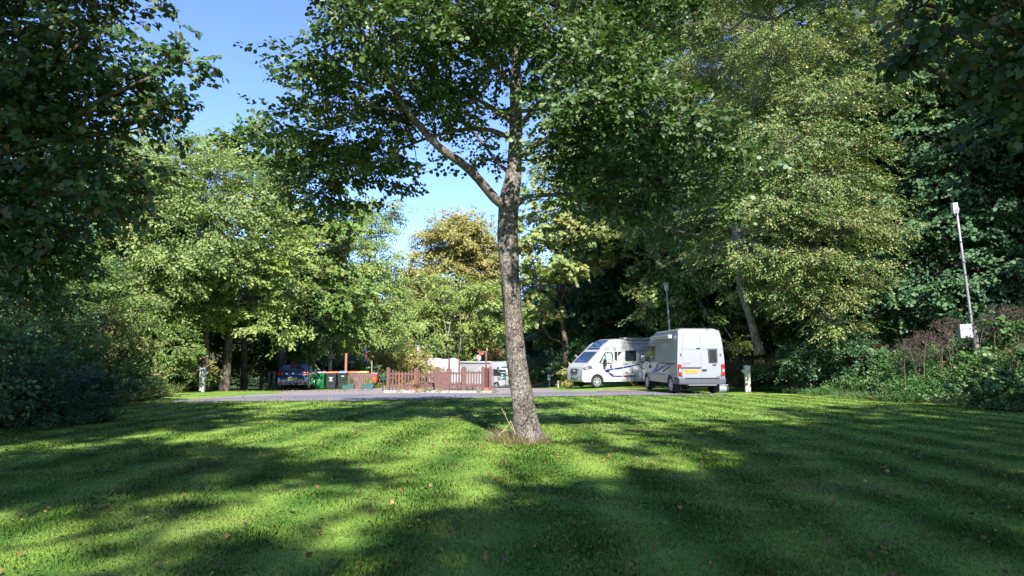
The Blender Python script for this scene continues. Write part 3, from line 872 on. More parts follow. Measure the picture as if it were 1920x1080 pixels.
    for ps, r in limbs:
        mb = MB()
        P = [W(*p) - base for p in ps]
        Q = []
        for i in range(len(P) - 1):
            for j in range(3):
                Q.append(P[i].lerp(P[i + 1], j / 3) + Vector(rng.normal(0, 0.018, 3)))
        Q.append(P[-1])
        Q[1:-1] = [(Q[i - 1] + Q[i] * 2 + Q[i + 1]) / 4 for i in range(1, len(Q) - 1)]
        mb.tube(Q, [r * (1 - 0.72 * i / (len(Q) - 1)) for i in range(len(Q))], 8)
        allp += [(q, r * (1 - 0.72 * i / (len(Q) - 1))) for i, q in enumerate(Q)]
        mb.build('limb', BARK['grey'], root, smooth=True)
    # branchlets reach from the nearest limb to every leafy cluster
    tw = MB()
    AP = np.array([tuple(q) for q, r in allp]); AR = [r for q, r in allp]
    cls = np.concatenate([cc for c, cc in CC]) - np.array(base)
    rng.shuffle(cls)
    for q in cls[:760]:
        dd = np.linalg.norm(AP - q, axis=1) + 0.25 * (AP[:, 2] > q[2])
        i = int(dd.argmin())
        if dd[i] > 2.6 or dd[i] < 0.1: continue
        P = curve_pts(AP[i], q, 0.04, 4, rng, 0.05)
        r = min(AR[i] * 0.5, 0.018)
        tw.tube(P, [r, r * .8, r * .6, r * .45, r * .25], 4, False)
    tw.build('branches', BARK['dark'], root, smooth=True)
centre_tree()

def tuft():
    """unmown grass at the foot of the lone tree"""
    rng = np.random.default_rng(8)
    c = W(985, 826, 12.6)
    n = 1500
    a = rng.random(n) * 6.283; r = 0.28 + 0.26 * rng.random(n) ** 1.5
    X = c.x + r * np.cos(a) * 1.05 - 0.08; Y = c.y + r * np.sin(a) * 0.9
    h = (0.07 + 0.20 * rng.random(n) ** 2) * np.where(np.cos(a) < 0.2, 1.15, 0.75)
    wv = 0.006
    lean = np.stack([np.cos(a), np.sin(a)], -1) * h[:, None] * (0.1 + 0.5 * rng.random((n, 1))) + rng.normal(0, .35, (n, 2)) * h[:, None]
    b = rng.random(n) * 6.283; ca, sa = np.cos(b) * wv, np.sin(b) * wv
    V = np.stack([np.stack([X - ca, Y - sa, 0 * X], -1), np.stack([X + ca, Y + sa, 0 * X], -1), np.stack([X + lean[:, 0], Y + lean[:, 1], h], -1)], 1).reshape(-1, 3)
    mt = leaf_mat('dry_tuft', [(0.11, 0.16, 0.045), (0.22, 0.19, 0.09), (0.30, 0.24, 0.13), (0.16, 0.11, 0.065)], 0.25)
    o = link_mesh('grass_tuft', leaf_mesh('grass_tuft', V, 3), mt)
    tag(o, 'unmown straw-coloured grass tuft around the foot of the lone tree', 'grass tuft', kind='stuff')
    mb = MB()
    for ps in ([(962, 806, 12.3), (955, 795, 12.25), (948, 780, 12.2), (940, 766, 12.2)], [(958, 790, 12.3), (950, 800, 12.25), (943, 808, 12.2)],
               [(950, 806, 12.2), (940, 810, 12.15), (934, 818, 12.1)], [(966, 815, 12.3), (962, 800, 12.3), (957, 788, 12.3)]):
        P = [W(*p) for p in ps]
        mb.tube(P, [.007, .006, .005, .004][:len(P)], 5)
    tip = W(940, 766, 12.2); a = W(948, 780, 12.2)
    for i in range(9):
        p = tip.lerp(a, i / 9.0)
        mb.tube([p, p + Vector((rng.normal(0, .018), rng.normal(0, .018), .03))], [.008, .003], 4)
    t = thing('dry_weed', 'single dry weed stalk leaning out left of the lone tree foot', 'weed', c)
    for i, v in enumerate(mb.v): mb.v[i] = tuple(Vector(v) - c)
    mb.build('stem', M['dry_stem'], t)
tuft()

# ---- left side
tree('maple_tree', 'dark maple with reddening leaf tips filling the upper left corner', TP((-260, 840, 12.5), (-230, 600, 12.6), (-180, 300, 12.8), (-120, 60, 13), (-60, -200, 13)),
     [lp(60, 60, 13, 110, 70), lp(180, 90, 12.5, 100, 60), lp(215, 40, 12.5, 50, 45, .8), lp(300, 138, 12.5, 48, 20, .9), lp(352, 108, 12.3, 18, 8, .8), lp(225, 178, 12.8, 80, 38),
      lp(120, 200, 13, 100, 60), lp(296, 214, 12.8, 34, 14, .9), lp(60, 320, 13.5, 90, 60), lp(170, 300, 13, 90, 50), lp(205, 370, 13.2, 55, 30, .9), lp(50, 460, 13.5, 80, 50),
      lp(140, 450, 13.5, 70, 40, .8), lp(-60, 150, 12, 120, 100), lp(-60, 380, 12.5, 120, 90), lp(80, -60, 12, 160, 70), lp(210, -50, 12.6, 60, 50), lp(60, 560, 14, 60, 40, .6),
      lp(-160, -60, 12, 140, 100), lp(30, 150, 15.5, 120, 80), lp(120, 380, 15.5, 80, 60, .8)],
     leaf='maple_red', shape='maple', size=0.105, L=0.45, nleaf=10, lai=3.4, cs=0.22, m=6, seed=12, tr=0.3, twigs=0.5, droop=.25)
def px_bush(name, label, lobes, cat='bush', **kw):
    return tree(name, label, None, lobes, cat=cat, **kw)
px_bush('bramble_bush', 'nearest dark bramble bush at the left frame edge', [lp(40, 760, 15.5, 90, 55), lp(120, 745, 17, 70, 45), lp(20, 690, 15.5, 60, 40), lp(-80, 740, 15, 100, 80), lp(150, 790, 16.6, 50, 24)],
        leaf='dark', shape='oval', size=0.085, L=0.35, lai=3.5, cs=.2, seed=21, tr=.03, droop=-.1)
px_bush('bramble_bush', 'dark bramble bush beside the lawn left of the left bollard', [lp(170, 735, 21.5, 60, 36), lp(235, 722, 25, 60, 32), lp(200, 690, 24, 60, 34), lp(120, 690, 20, 60, 40)],
        leaf='under', shape='oval', size=0.085, L=0.35, lai=3.5, cs=.2, seed=22, tr=.03, droop=-.1)
px_bush('hazel_bush', 'broad-leaved hazel shoots reaching in at the left edge above the brambles', [lp(5, 655, 12.5, 45, 26), lp(-50, 690, 12.5, 60, 50), lp(20, 640, 12.8, 30, 12, .7)],
        leaf='syc', shape='oval', size=0.085, L=0.35, nleaf=9, lai=2.4, cs=.2, seed=23, tr=.03, droop=.1)
px_bush('hawthorn_bush', 'tangled brown-stemmed hawthorn thicket behind the left brambles', [lp(60, 600, 21, 90, 60, .6), lp(150, 600, 22, 80, 60, .6), lp(110, 520, 22, 80, 50, .7), lp(210, 560, 24, 60, 60, .7), lp(230, 640, 25, 50, 50, .7), lp(30, 520, 21, 80, 60, .6)],
        leaf='mid', shape='oval', size=0.09, L=0.4, lai=2.4, cs=.3, seed=24, tr=.05, droop=.1, twigs=1)
px_bush('elder_bush', 'light green bush spilling onto the verge left of the bollard', [lp(300, 650, 31, 55, 45), lp(260, 600, 31, 50, 40), lp(350, 690, 34, 40, 28), lp(290, 710, 30, 35, 20), lp(330, 600, 33, 45, 35)],
        leaf='mid', shape='oval', size=0.10, L=0.45, lai=3.2, cs=.25, seed=25, tr=.04)
px_bush('understorey_bush', 'sun-flecked green bushes at the foot of the forked trunk', [lp(410, 690, 41, 40, 24), lp(450, 650, 43, 40, 30), lp(490, 690, 43, 36, 24), lp(350, 640, 42, 40, 34), lp(530, 700, 46, 30, 16), lp(400, 620, 44, 40, 34), lp(540, 640, 48, 40, 30)],
        leaf='mid', shape='oval', size=0.15, L=0.6, lai=3, cs=.35, seed=26, tr=.05)
tree('willow_tree', 'pale green willow-like tree with feathery crown, left of the blue sky gap', TP((383, 735, 35), (385, 640, 35), (383, 560, 35), (370, 470, 35), (345, 360, 35), (330, 290, 35)),
     [lp(320, 300, 34, 85, 50), lp(265, 300, 34, 50, 45), lp(390, 345, 33, 80, 50), lp(300, 380, 33, 90, 60), lp(430, 400, 33, 70, 55), lp(370, 440, 32, 90, 55), lp(250, 410, 33, 70, 60), lp(240, 490, 32, 70, 50),
      lp(320, 500, 32, 80, 50), lp(290, 570, 33, 60, 40, .8), lp(200, 400, 34, 40, 60, .8), lp(230, 560, 32, 50, 40), lp(270, 262, 35, 32, 14, .5)],
     leaf='willow', shape='diamond', size=0.15, L=0.8, nleaf=16, lai=3.4, cs=.5, m=18, seed=31, tr=.22, droop=.25, twigs=.9)
tree('ash_tree', 'yellow-green tree with forked leaning trunk behind the left bollard', TP((420, 735, 36), (428, 650, 36), (432, 590, 36), (440, 520, 36), (470, 450, 36)),
     [lp(480, 470, 34, 65, 42), lp(520, 500, 34.5, 45, 34), lp(440, 500, 34, 60, 38), lp(510, 430, 35, 50, 35), lp(400, 520, 34.5, 50, 34), lp(460, 560, 35, 55, 26, .8), lp(520, 555, 35.5, 35, 22, .8), lp(555, 470, 36, 25, 28, .7), lp(395, 585, 34.5, 40, 22, .9), lp(500, 610, 35, 40, 22, .8), lp(345, 590, 34.5, 36, 24), lp(430, 600, 34.5, 26, 12, .6), lp(550, 600, 37, 30, 26, .8)],
     leaf='lime', shape='oval', size=0.15, L=0.7, nleaf=14, lai=3.4, cs=.35, seed=32, tr=.26, twigs=.8,
     extra=lambda mb, b: mb.tube([W(431, 610, 36) - b, W(445, 592, 35.8) - b, W(462, 575, 35.5) - b, W(475, 540, 35.3) - b], [.15, .12, .10, .05], 8))
tree('oak_tree', 'thin straight-trunked tree in shade right of the forked trunk', TP((458, 735, 40), (458, 640, 40), (460, 560, 40), (470, 450, 40), (480, 380, 40)),
     [lp(470, 560, 41, 60, 30), lp(510, 600, 41, 50, 35), lp(500, 540, 40, 50, 40), lp(420, 580, 41, 60, 30), lp(540, 640, 43, 40, 26), lp(480, 650, 44, 45, 28), lp(560, 590, 42, 40, 35), lp(400, 640, 42, 50, 30), lp(520, 680, 44, 40, 14)],
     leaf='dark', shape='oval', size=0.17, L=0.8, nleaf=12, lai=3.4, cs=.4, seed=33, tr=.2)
tree('red_maple_tree', 'dark green maple flushed red at the top, behind the pale willow', TP((530, 735, 42), (528, 600, 42), (520, 450, 42), (500, 300, 42)),
     [lp(410, 262, 41, 42, 22), lp(470, 270, 40, 55, 28), lp(530, 300, 40, 60, 34), lp(480, 325, 40, 60, 34), lp(580, 340, 41, 55, 38), lp(550, 400, 41, 70, 44), lp(610, 420, 42, 55, 40), lp(500, 385, 42, 50, 34),
      lp(600, 480, 43, 55, 42), lp(560, 540, 43, 60, 45), lp(620, 550, 43, 55, 40), lp(590, 610, 44, 60, 34), lp(640, 600, 45, 40, 30), lp(540, 620, 44, 50, 30), lp(380, 290, 42, 30, 24, .8)],
     leaf='mid', shape='maple', size=0.20, L=0.8, nleaf=9, lai=3.6, cs=.4, seed=34, tr=.3)
tree('birch_tree', 'airy yellow-green birch with thin pale trunk left of the golden tree', TP((694, 735, 53), (692, 640, 53), (688, 540, 53), (696, 440, 53), (700, 370, 53)),
     [lp(690, 390, 53, 40, 26, .7), lp(650, 420, 52, 50, 38), lp(710, 430, 52, 38, 30, .8), lp(680, 480, 51, 55, 40), lp(730, 480, 52, 26, 34, .7), lp(640, 500, 52, 45, 40), lp(700, 540, 51, 45, 38), lp(745, 555, 52, 26, 30, .7),
      lp(650, 570, 51, 50, 40), lp(700, 610, 51, 50, 34), lp(655, 635, 50, 45, 24), lp(740, 620, 52, 34, 30), lp(600, 400, 52, 45, 36, .8), lp(742, 400, 53, 14, 20, .4), lp(610, 640, 50, 30, 20)],
     leaf='birch', bark='pale', shape='diamond', size=0.19, L=1.0, nleaf=14, lai=2.7, cs=.5, seed=35, tr=.17, droop=.7, twigs=.8)
tree('copper_tree', 'golden brown autumn tree rounded against the sky, farthest back', TP((858, 735, 92), (858, 600, 92), (856, 480, 92), (858, 410, 92)),
     [lp(860, 412, 92, 34, 20), lp(835, 435, 91, 36, 26), lp(890, 440, 91, 36, 26), lp(810, 470, 91, 32, 28), lp(865, 475, 90, 46, 30), lp(910, 480, 91, 30, 34), lp(795, 510, 91, 28, 26), lp(840, 520, 90, 50, 30), lp(900, 530, 90, 40, 30), lp(780, 545, 91, 26, 24), lp(850, 570, 91, 60, 30), lp(930, 500, 91, 24, 34), lp(860, 440, 89, 50, 30)],
     leaf='gold', shape='diamond', size=0.32, L=1.5, nleaf=14, lai=4.5, cs=.8, seed=36, tr=.35, droop=.5, flat=.3)
tree('rowan_tree', 'light green tree showing several pale bare stems below the golden tree', TP((835, 725, 72), (838, 660, 72), (850, 600, 72), (858, 540, 72)),
     [lp(800, 555, 70, 42, 30), lp(860, 540, 71, 50, 26), lp(905, 560, 71, 36, 34), lp(780, 600, 70, 34, 26), lp(830, 590, 70, 44, 22, .7), lp(890, 610, 71, 36, 26), lp(800, 640, 70, 40, 20, .8), lp(930, 600, 72, 30, 40), lp(760, 630, 69, 24, 22)],
     leaf='lime', bark='pale', shape='diamond', size=0.26, L=1.2, nleaf=14, lai=2.9, cs=.6, seed=37, tr=.12, droop=.5,
     extra=lambda mb, b: [mb.tube([W(820 + 12 * i, 690, 70) - b, W(822 + 12 * i + (6 if i % 2 else -8), 640, 69.5) - b, W(815 + 16 * i, 590, 69.5) - b], [.10, .08, .03], 6) for i in range(4)])
px_bush('bright_shrub', 'bright green shrub under the pale bare stems behind the caravan', [lp(855, 655, 73, 34, 16), lp(885, 668, 73, 26, 12), lp(830, 668, 73, 26, 12), lp(870, 640, 74, 30, 14)],
        leaf='lime', shape='diamond', size=.24, L=.9, lai=3.5, cs=.5, seed=38, tr=.05)
px_bush('yellow_shrub', 'straw yellow shrub behind the bins and left end of the picket fence', [lp(735, 680, 57, 32, 22), lp(765, 668, 58, 28, 24), lp(710, 668, 57, 24, 16), lp(700, 712, 55, 28, 18), lp(740, 712, 55, 34, 18), lp(790, 690, 60, 24, 20)],
        leaf='yellow', shape='diamond', size=.18, L=.8, lai=3.5, cs=.4, seed=39, tr=.05)
px_bush('pink_shrub', 'pinkish brown shrub behind the white motorhome near the trunk', [lp(905, 668, 78, 24, 22), lp(890, 690, 78, 20, 14), lp(920, 690, 78, 18, 18), lp(912, 645, 79, 16, 12)],
        leaf='pink', shape='diamond', size=.24, L=1, lai=3.5, cs=.5, seed=40, tr=.05)
px_bush('laurel_bush', 'dark bush directly behind the caravan roof', [lp(790, 660, 66, 22, 20), lp(812, 668, 70, 22, 14), lp(945, 660, 80, 14, 34)],
        leaf='dark', shape='diamond', size=.2, L=.8, lai=4, cs=.4, seed=41, tr=.05)
# ---- right side
tree('field_maple', 'pale sunlit maple just right of the lone trunk', TP((1062, 725, 50), (1060, 650, 50), (1052, 560, 50), (1050, 450, 50)),
     [lp(1030, 420, 46, 55, 36), lp(1090, 440, 46, 55, 36), lp(1010, 480, 46, 45, 38), lp(1060, 490, 45.5, 60, 34), lp(1125, 475, 47, 40, 30), lp(1000, 540, 46.5, 34, 34), lp(1020, 390, 47, 45, 26), lp(1110, 390, 46, 60, 40), lp(1170, 360, 47, 60, 45), lp(1150, 430, 45.5, 50, 34), lp(985, 430, 46, 30, 30), lp(1000, 590, 47, 26, 24, .8)],
     leaf='pale_maple', shape='maple', size=0.22, L=0.8, nleaf=10, lai=3.6, cs=.4, seed=51, tr=.28)
tree('beech_tree', 'huge golden-tinged beech with layered drooping sprays right of the vans', TP((1424, 652, 31), (1408, 600, 31), (1388, 540, 30.8), (1380, 440, 30.5), (1400, 320, 30.5), (1420, 180, 30.5), (1450, 40, 30.5), (1480, -150, 31)),
     [lp(1290, 30, 36, 80, 40), lp(1380, 60, 35, 90, 44), lp(1340, 130, 35, 85, 36), lp(1460, 100, 28, 80, 40), lp(1550, 70, 29, 70, 44), lp(1440, 190, 30, 90, 36), lp(1540, 180, 28, 80, 40), lp(1480, 260, 27, 95, 36),
      lp(1590, 270, 28, 60, 36), lp(1430, 320, 30, 80, 34), lp(1540, 340, 27, 90, 36), lp(1630, 370, 28, 50, 32), lp(1460, 400, 27, 80, 34), lp(1560, 420, 27, 90, 34), lp(1640, 430, 28.5, 45, 28), lp(1420, 470, 27.5, 60, 30),
      lp(1510, 490, 27, 80, 32), lp(1600, 500, 28, 60, 34), lp(1540, 560, 27.5, 60, 26), lp(1570, 605, 27.5, 42, 18, .9), lp(1470, 545, 28, 50, 26, .8), lp(1390, 520, 28.5, 36, 26, .7), lp(1350, 400, 34, 50, 40), lp(1340, 250, 35, 60, 40),
      lp(1400, -60, 29, 140, 60), lp(1560, -50, 29, 110, 60), lp(1240, -40, 36, 80, 60), lp(1640, 150, 29.5, 50, 50, .8), lp(1660, 40, 30, 50, 50, .8), lp(1330, 470, 33, 36, 30, .6)],
     leaf='beech', bark='pale', shape='oval', size=0.088, L=0.7, nleaf=18, lai=3.0, cs=.32, seed=52, tr=.19, kmin=3, droop=.45, flat=.22, twigs=1.0, m=8)
def lq(px, py, d, rx, ry, q=1.0): return lp(px, py, d + 4.5, rx, ry, q)
tree('sycamore_tree', 'deep green shaded sycamore rising behind the tilted light pole', TP((1905, 690, 31), (1890, 560, 31), (1870, 380, 31), (1860, 180, 31), (1850, -60, 31)),
     [lq(1750, 250, 26, 70, 50), lq(1850, 250, 25, 80, 50), lq(1800, 340, 25, 80, 50), lq(1710, 360, 26.5, 60, 50), lq(1890, 400, 24, 70, 55), lq(1790, 440, 24.5, 80, 40), lq(1700, 480, 25.5, 60, 36), lq(1860, 500, 24, 80, 40),
      lq(1760, 540, 24.5, 80, 34), lq(1680, 560, 25.5, 50, 34), lq(1850, 580, 24, 80, 26), lq(1700, 180, 27, 60, 50), lq(1780, 150, 27, 70, 50), lq(1880, 140, 26, 70, 50), lq(1740, 50, 28, 80, 60), lq(1860, 20, 27, 90, 60), lq(1980, 300, 24, 90, 120), lq(1960, 500, 23, 60, 80),
      lq(1800, -80, 27, 120, 70), lq(1650, 620, 26.5, 45, 22, .8)],
     leaf='syc', shape='maple', size=0.13, L=0.7, nleaf=10, lai=3.4, cs=.32, seed=53, tr=.4, droop=.45, flat=.3)
tree('overhanging_sycamore', 'large-leaved branch tips hanging into the top right corner, very near', TP((2500, 760, 7.6), (2480, 300, 7.6), (2350, -300, 7.2)),
     [lp(1870, 30, 7.2, 80, 34), lp(1780, 50, 7.5, 40, 20, .8), lp(1960, 90, 7.0, 90, 60), lp(1880, 130, 7.4, 60, 30, .7), lp(1740, 10, 7.6, 70, 24, .8), lp(1850, -60, 7.4, 160, 60), lp(1930, 190, 7.2, 40, 24, .6), lp(1700, 100, 8, 24, 12, .4), lp(2100, 100, 7, 160, 140)],
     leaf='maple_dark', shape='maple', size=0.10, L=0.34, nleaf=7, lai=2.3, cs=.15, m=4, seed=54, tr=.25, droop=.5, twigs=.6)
px_bush('holly_bush', 'glossy bright green bush filling the lower right edge beside the lawn', [lp(1895, 735, 20.5, 55, 26), lp(1850, 745, 21, 40, 16), lp(1900, 690, 22, 50, 26), lp(1960, 740, 19.5, 60, 44), lp(1905, 620, 23, 40, 34, .7)],
        leaf='under', shape='round', size=0.10, L=0.35, lai=3.4, cs=.2, seed=55, tr=.04, droop=-.1)
px_bush('snowberry_bush', 'dull green bush at the lawn edge below the tilted light pole', [lp(1740, 705, 26.5, 60, 22), lp(1680, 712, 27.5, 50, 18), lp(1790, 715, 25, 45, 18), lp(1620, 712, 28, 36, 18)],
        leaf='under', shape='oval', size=0.085, L=0.35, lai=3, cs=.2, seed=56, tr=.03)
px_bush('dogwood_bush', 'blue-green spreading bush between the bollard and the lawn edge', [lp(1500, 670, 29.5, 55, 26), lp(1560, 655, 29, 50, 32), lp(1610, 670, 29, 40, 34), lp(1470, 690, 30, 45, 18), lp(1540, 700, 29, 50, 18), lp(1580, 620, 30, 40, 26, .7)],
        leaf='dark', shape='oval', size=0.11, L=0.5, lai=3, cs=.25, seed=57, tr=.04, droop=.3)
px_bush('yellow_bush', 'small yellow-green bush in front of the white motorhome nose', [lp(1066, 708, 44, 13, 11), lp(1074, 700, 44.5, 10, 10)],
        leaf='yellow', shape='oval', size=.11, L=.35, lai=3.4, cs=.15, seed=58, tr=.02)
px_bush('bramble_bush', 'dark bramble bank left of the white motorhome', [lp(1030, 695, 54, 45, 16), lp(1090, 680, 50, 50, 22), lp(1000, 690, 58, 30, 18), lp(1130, 650, 50, 50, 24)],
        leaf='dark', shape='oval', size=.14, L=.6, lai=3.4, cs=.3, seed=59, tr=.04)
# dark wood behind the vehicles
tree('lime_tree', 'dark shaded tree behind the white motorhome cab', TP((1135, 700, 52), (1130, 600, 52), (1120, 450, 52), (1120, 300, 52)),
     [lp(1060, 580, 52, 50, 32), lp(1120, 560, 51, 60, 36), lp(1180, 600, 50, 50, 32), lp(1040, 630, 54, 40, 24), lp(1110, 620, 51, 60, 28), lp(1180, 520, 51, 60, 45), lp(1130, 500, 53, 60, 40), lp(1200, 440, 52, 60, 50), lp(1020, 590, 56, 36, 40), lp(1170, 400, 52, 60, 50)],
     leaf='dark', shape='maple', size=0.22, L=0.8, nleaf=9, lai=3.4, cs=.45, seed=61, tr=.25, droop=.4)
tree('elm_tree', 'thick-trunked dark tree right behind the silver van and lamp post', TP((1290, 700, 42), (1285, 600, 42), (1270, 480, 42), (1270, 300, 42), (1280, 60, 42)),
     [lp(1240, 560, 42, 50, 36), lp(1320, 580, 41, 50, 30), lp(1350, 640, 39, 40, 24), lp(1260, 490, 42, 60, 44), lp(1330, 500, 40, 50, 44), lp(1220, 400, 42, 60, 50), lp(1280, 330, 42, 70, 60), lp(1220, 220, 43, 80, 70), lp(1150, 280, 44, 60, 70), lp(1200, 100, 44, 90, 70), lp(1240, 20, 43, 90, 60)],
     leaf='mid', shape='oval', size=0.20, L=0.8, nleaf=11, lai=3.2, cs=.45, seed=62, tr=.42, droop=.4)

tree('poplar_tree', 'tall mid green tree far behind, filling the sky right of the lone trunk top', TP((1100, 700, 84), (1100, 500, 84), (1090, 300, 84), (1090, 100, 84), (1090, -40, 84)),
     [lp(1060, 300, 84, 60, 60), lp(1120, 340, 84, 60, 60), lp(1080, 200, 84, 65, 60), lp(1150, 220, 84, 60, 70), lp(1060, 100, 84, 45, 50, .6), lp(1120, 90, 84, 60, 60), lp(1180, 120, 84, 60, 60), lp(1100, 0, 84, 60, 50), lp(1170, 10, 84, 60, 50), lp(1080, 410, 84, 60, 50), lp(1130, 480, 84, 60, 60)],
     leaf='pale_maple', shape='diamond', size=0.36, L=1.5, nleaf=12, lai=2.8, cs=.9, seed=63, tr=.5, droop=.4)

# ---- general trees for the depth of the wood
def generic(name, label, seed, h, leaf, loc, group, size=.24, rz=0, sc=1, low=True):
    rng = np.random.default_rng(seed)
    lobes = []
    for i in range(17):
        t = (i + .5) / 17
        z = (0.10 if low else .3) * h + t * (0.85 if low else .65) * h
        rad = 0.30 * h * math.sin(math.pi * min(1, 0.18 + t * 0.80)) ** 0.7
        a = i * 2.4 + rng.random()
        q = rad * (0.35 + 0.4 * rng.random())
        r = rad * (0.45 + 0.2 * rng.random())
        lobes.append((loc[0] + q * math.cos(a), loc[1] + q * math.sin(a), gzf(*loc) + z, r, r, r * .72))
    z0 = gzf(*loc)
    tk = [(loc[0], loc[1], z0), (loc[0] + .2, loc[1], z0 + h * .3), (loc[0] - .1, loc[1] + .2, z0 + h * .6), (loc[0], loc[1], z0 + h * .9)]
    return tree(name, label, tk, lobes, leaf=leaf, shape='diamond', size=size, L=1.0, nleaf=12, lai=2.7, cs=.5, seed=seed, tr=h * .017, group=group, twigs=.25, droop=.3)
g1 = generic('woodland_tree', 'tall dark tree high on the right bank above the silver van', 71, 17, 'dark', (20, 44), 'trees crowding the right bank')
g2 = generic('woodland_tree', 'mid green tree high on the right bank behind the beech', 72, 19, 'mid', (24, 34), 'trees crowding the right bank')
g3 = generic('woodland_tree', 'dark tree deep in the wood behind the left thicket', 73, 15, 'dark', (-24, 34), 'trees deep in the left wood')
def place(src, x, y, s, rz, label, group):
    c = copy_tree(src); c.location = (x, y, gzf(x, y)); c.rotation_euler = (0, 0, rz); c.scale = (s, s, s)
    c['label'] = label; c['group'] = group
    return c
RB = 'trees crowding the right bank'; LW = 'trees deep in the left wood'; FW = 'trees closing the far end'
for i, (src, x, y, s, lab) in enumerate([
    (g1, 15.5, 52, 1.0, 'dark tree on the bank behind the white motorhome roof'),
    (g2, 12.5, 62, .95, 'green tree between the lone trunk and the white motorhome, far back'),
    (g1, 28, 30, 1.1, 'dark tree behind the tilted light pole, up the bank'),
    (g2, 32, 24, 1.1, 'green tree at the right edge behind the sycamore'),
    (g1, 20, 36, .9, 'dark tree close behind the beech crown'),
    (g2, 17, 42, .95, 'green tree behind the lamp post by the silver van'),
    (g1, 9.5, 74, .9, 'dark tree far back just right of the lone trunk'),
    (g2, 24, 56, 1.2, 'tallest green tree far up the right bank'),
    (g1, 30, 46, 1.3, 'tallest dark tree far up the right bank'),
    (g1, 38, 36, 1.3, 'dark treetop at the skyline behind the tilted pole'),
    (g2, 25, 22, .9, 'green tree above the holly bush at the right edge'),
    (g1, 7.5, 92, .85, 'dark tree at the far end behind the pale maple'),
    (g2, 19.5, 55, 1.55, 'towering green tree behind the middle of the golden beech crown'), (g1, 13.5, 58, 1.5, 'towering dark tree behind the left of the golden beech crown'), (g1, 27, 50, 1.6, 'towering dark tree behind the right of the golden beech crown')]):
    place(src, x, y, s, i * 1.7, lab, RB)
for i, (src, x, y, s, lab) in enumerate([
    (g3, -19, 27, .62, 'small dark tree close behind the left brambles'), (g3, -20, 40, .72, 'dark tree behind the pale willow trunk'),
    (g2, -27, 46, .85, 'green tree far behind the pale willow'), (g3, -17, 54, .75, 'dark tree behind the forked trunk'),
    (g3, -24, 22, .8, 'dark tree at the left edge behind the maple'), (g3, -31, 36, .9, 'dark tree far left behind the thicket'),
    (g2, -20.5, 64, .8, 'green tree behind the shed roof'), (g3, -13.5, 66, .52, 'low dark tree behind the birch stem')]):
    place(src, x, y, s, i * 2.3, lab, LW)
for i, (src, x, y, s, lab) in enumerate([
    (g2, -18, 84, .85, 'green tree at the far end behind the birch'), (g3, -11, 98, .8, 'dark tree at the far end left of the golden tree'), (g2, -2.5, 100, .78, 'green tree at the far end right behind the golden tree'),
    (g3, -14, 108, .85, 'dark treetop between birch and golden tree'), (g3, 3, 104, .9, 'dark tree at the far end behind the lone trunk'), (g2, -26, 100, 1.0, 'green tree at the far end left of the birch')]):
    place(src, x, y, s, i * 1.3, lab, FW)

# ---- trees standing behind and beside the photographer; they shade the lawn
def shade_tree(label, base, h, lobes, seed, leaf='mid'):
    z0 = gzf(*base)
    tree('park_tree', label, [(base[0], base[1], z0), (base[0], base[1], z0 + h * .4), (base[0] + .2, base[1], z0 + h * .8)], lobes, leaf=leaf, shape='oval', size=.16, L=.4, nleaf=10, lai=3.8, cs=.3,
         seed=seed, tr=.3, group='trees behind the photographer', twigs=.3)
# caster for a ground point at height z
def cast(px, py, z, r, q=1.0, rz=None):
    g = G(px, py); k = z / math.tan(SUN_EL)
    return (g.x + k * math.sin(SUN_AZ), g.y - k * math.cos(SUN_AZ), g.z + z, r, r, rz or r * .6, q)
def casts(z, *pts): return [cast(p[0], p[1], z, p[2], p[3] if len(p) > 3 else 1.0) for p in pts]
shade_tree('tree right behind the photographer shading the lower right lawn', (9, -12), 18,
           casts(12.5, (1020, 1010, 1.0), (1150, 965, 1.2), (1300, 1010, 1.5), (1500, 985, 1.6), (1700, 960, 1.9), (1900, 960, 2.2), (1010, 1075, .9), (1160, 1065, 1.1), (900, 1045, .45), (1450, 925, 1.1),
                 (1620, 885, 1.7), (1800, 870, 2.1), (1960, 890, 2.2), (1180, 915, .7, .9), (1040, 955, .5, .9), (1300, 935, .9)), 81)
shade_tree('tree beside the photographer shading the right of the lawn', (15, -3), 18,
           casts(13, (1560, 832, 1.9), (1710, 812, 2.2), (1900, 812, 2.6), (1450, 805, 1.5, .8), (1300, 820, 1.0, .7), (1180, 836, .7, .7), (1620, 778, 2.2, .8), (1820, 772, 2.6), (2050, 800, 2.6), (1560, 870, .9, .8)), 82)
shade_tree('tree left behind the photographer shading the left of the lawn', (-9, -9), 17,
           casts(12.5, (100, 795, 2.6, .8), (300, 790, 2.2, .6), (430, 790, 1.3, .5), (60, 860, 1.9), (230, 868, 1.6), (370, 862, 1.3), (480, 880, .8), (590, 905, .5), (150, 915, 1.0, .8), (350, 925, .7, .6),
                 (500, 1045, .35), (250, 1065, .5, .6), (-60, 900, 1.8)), 83)
shade_tree('tall tree left behind the photographer shading the maple', (-7, -8), 17,
           [(-7.5, 2.5, 13, 2.6, 2.6, 2.0), (-10.5, 4, 12, 2.6, 2.6, 2.2), (-5.6, 0, 14, 2.0, 2.0, 1.6), (-8, -3, 15, 2.6, 2.6, 2), (-12, 0, 14, 3, 3, 2.4), (-9, 6.5, 9.5, 1.6, 1.6, 1.3), (-12.5, 9, 12, 2.2, 2.2, 1.8)], 84)

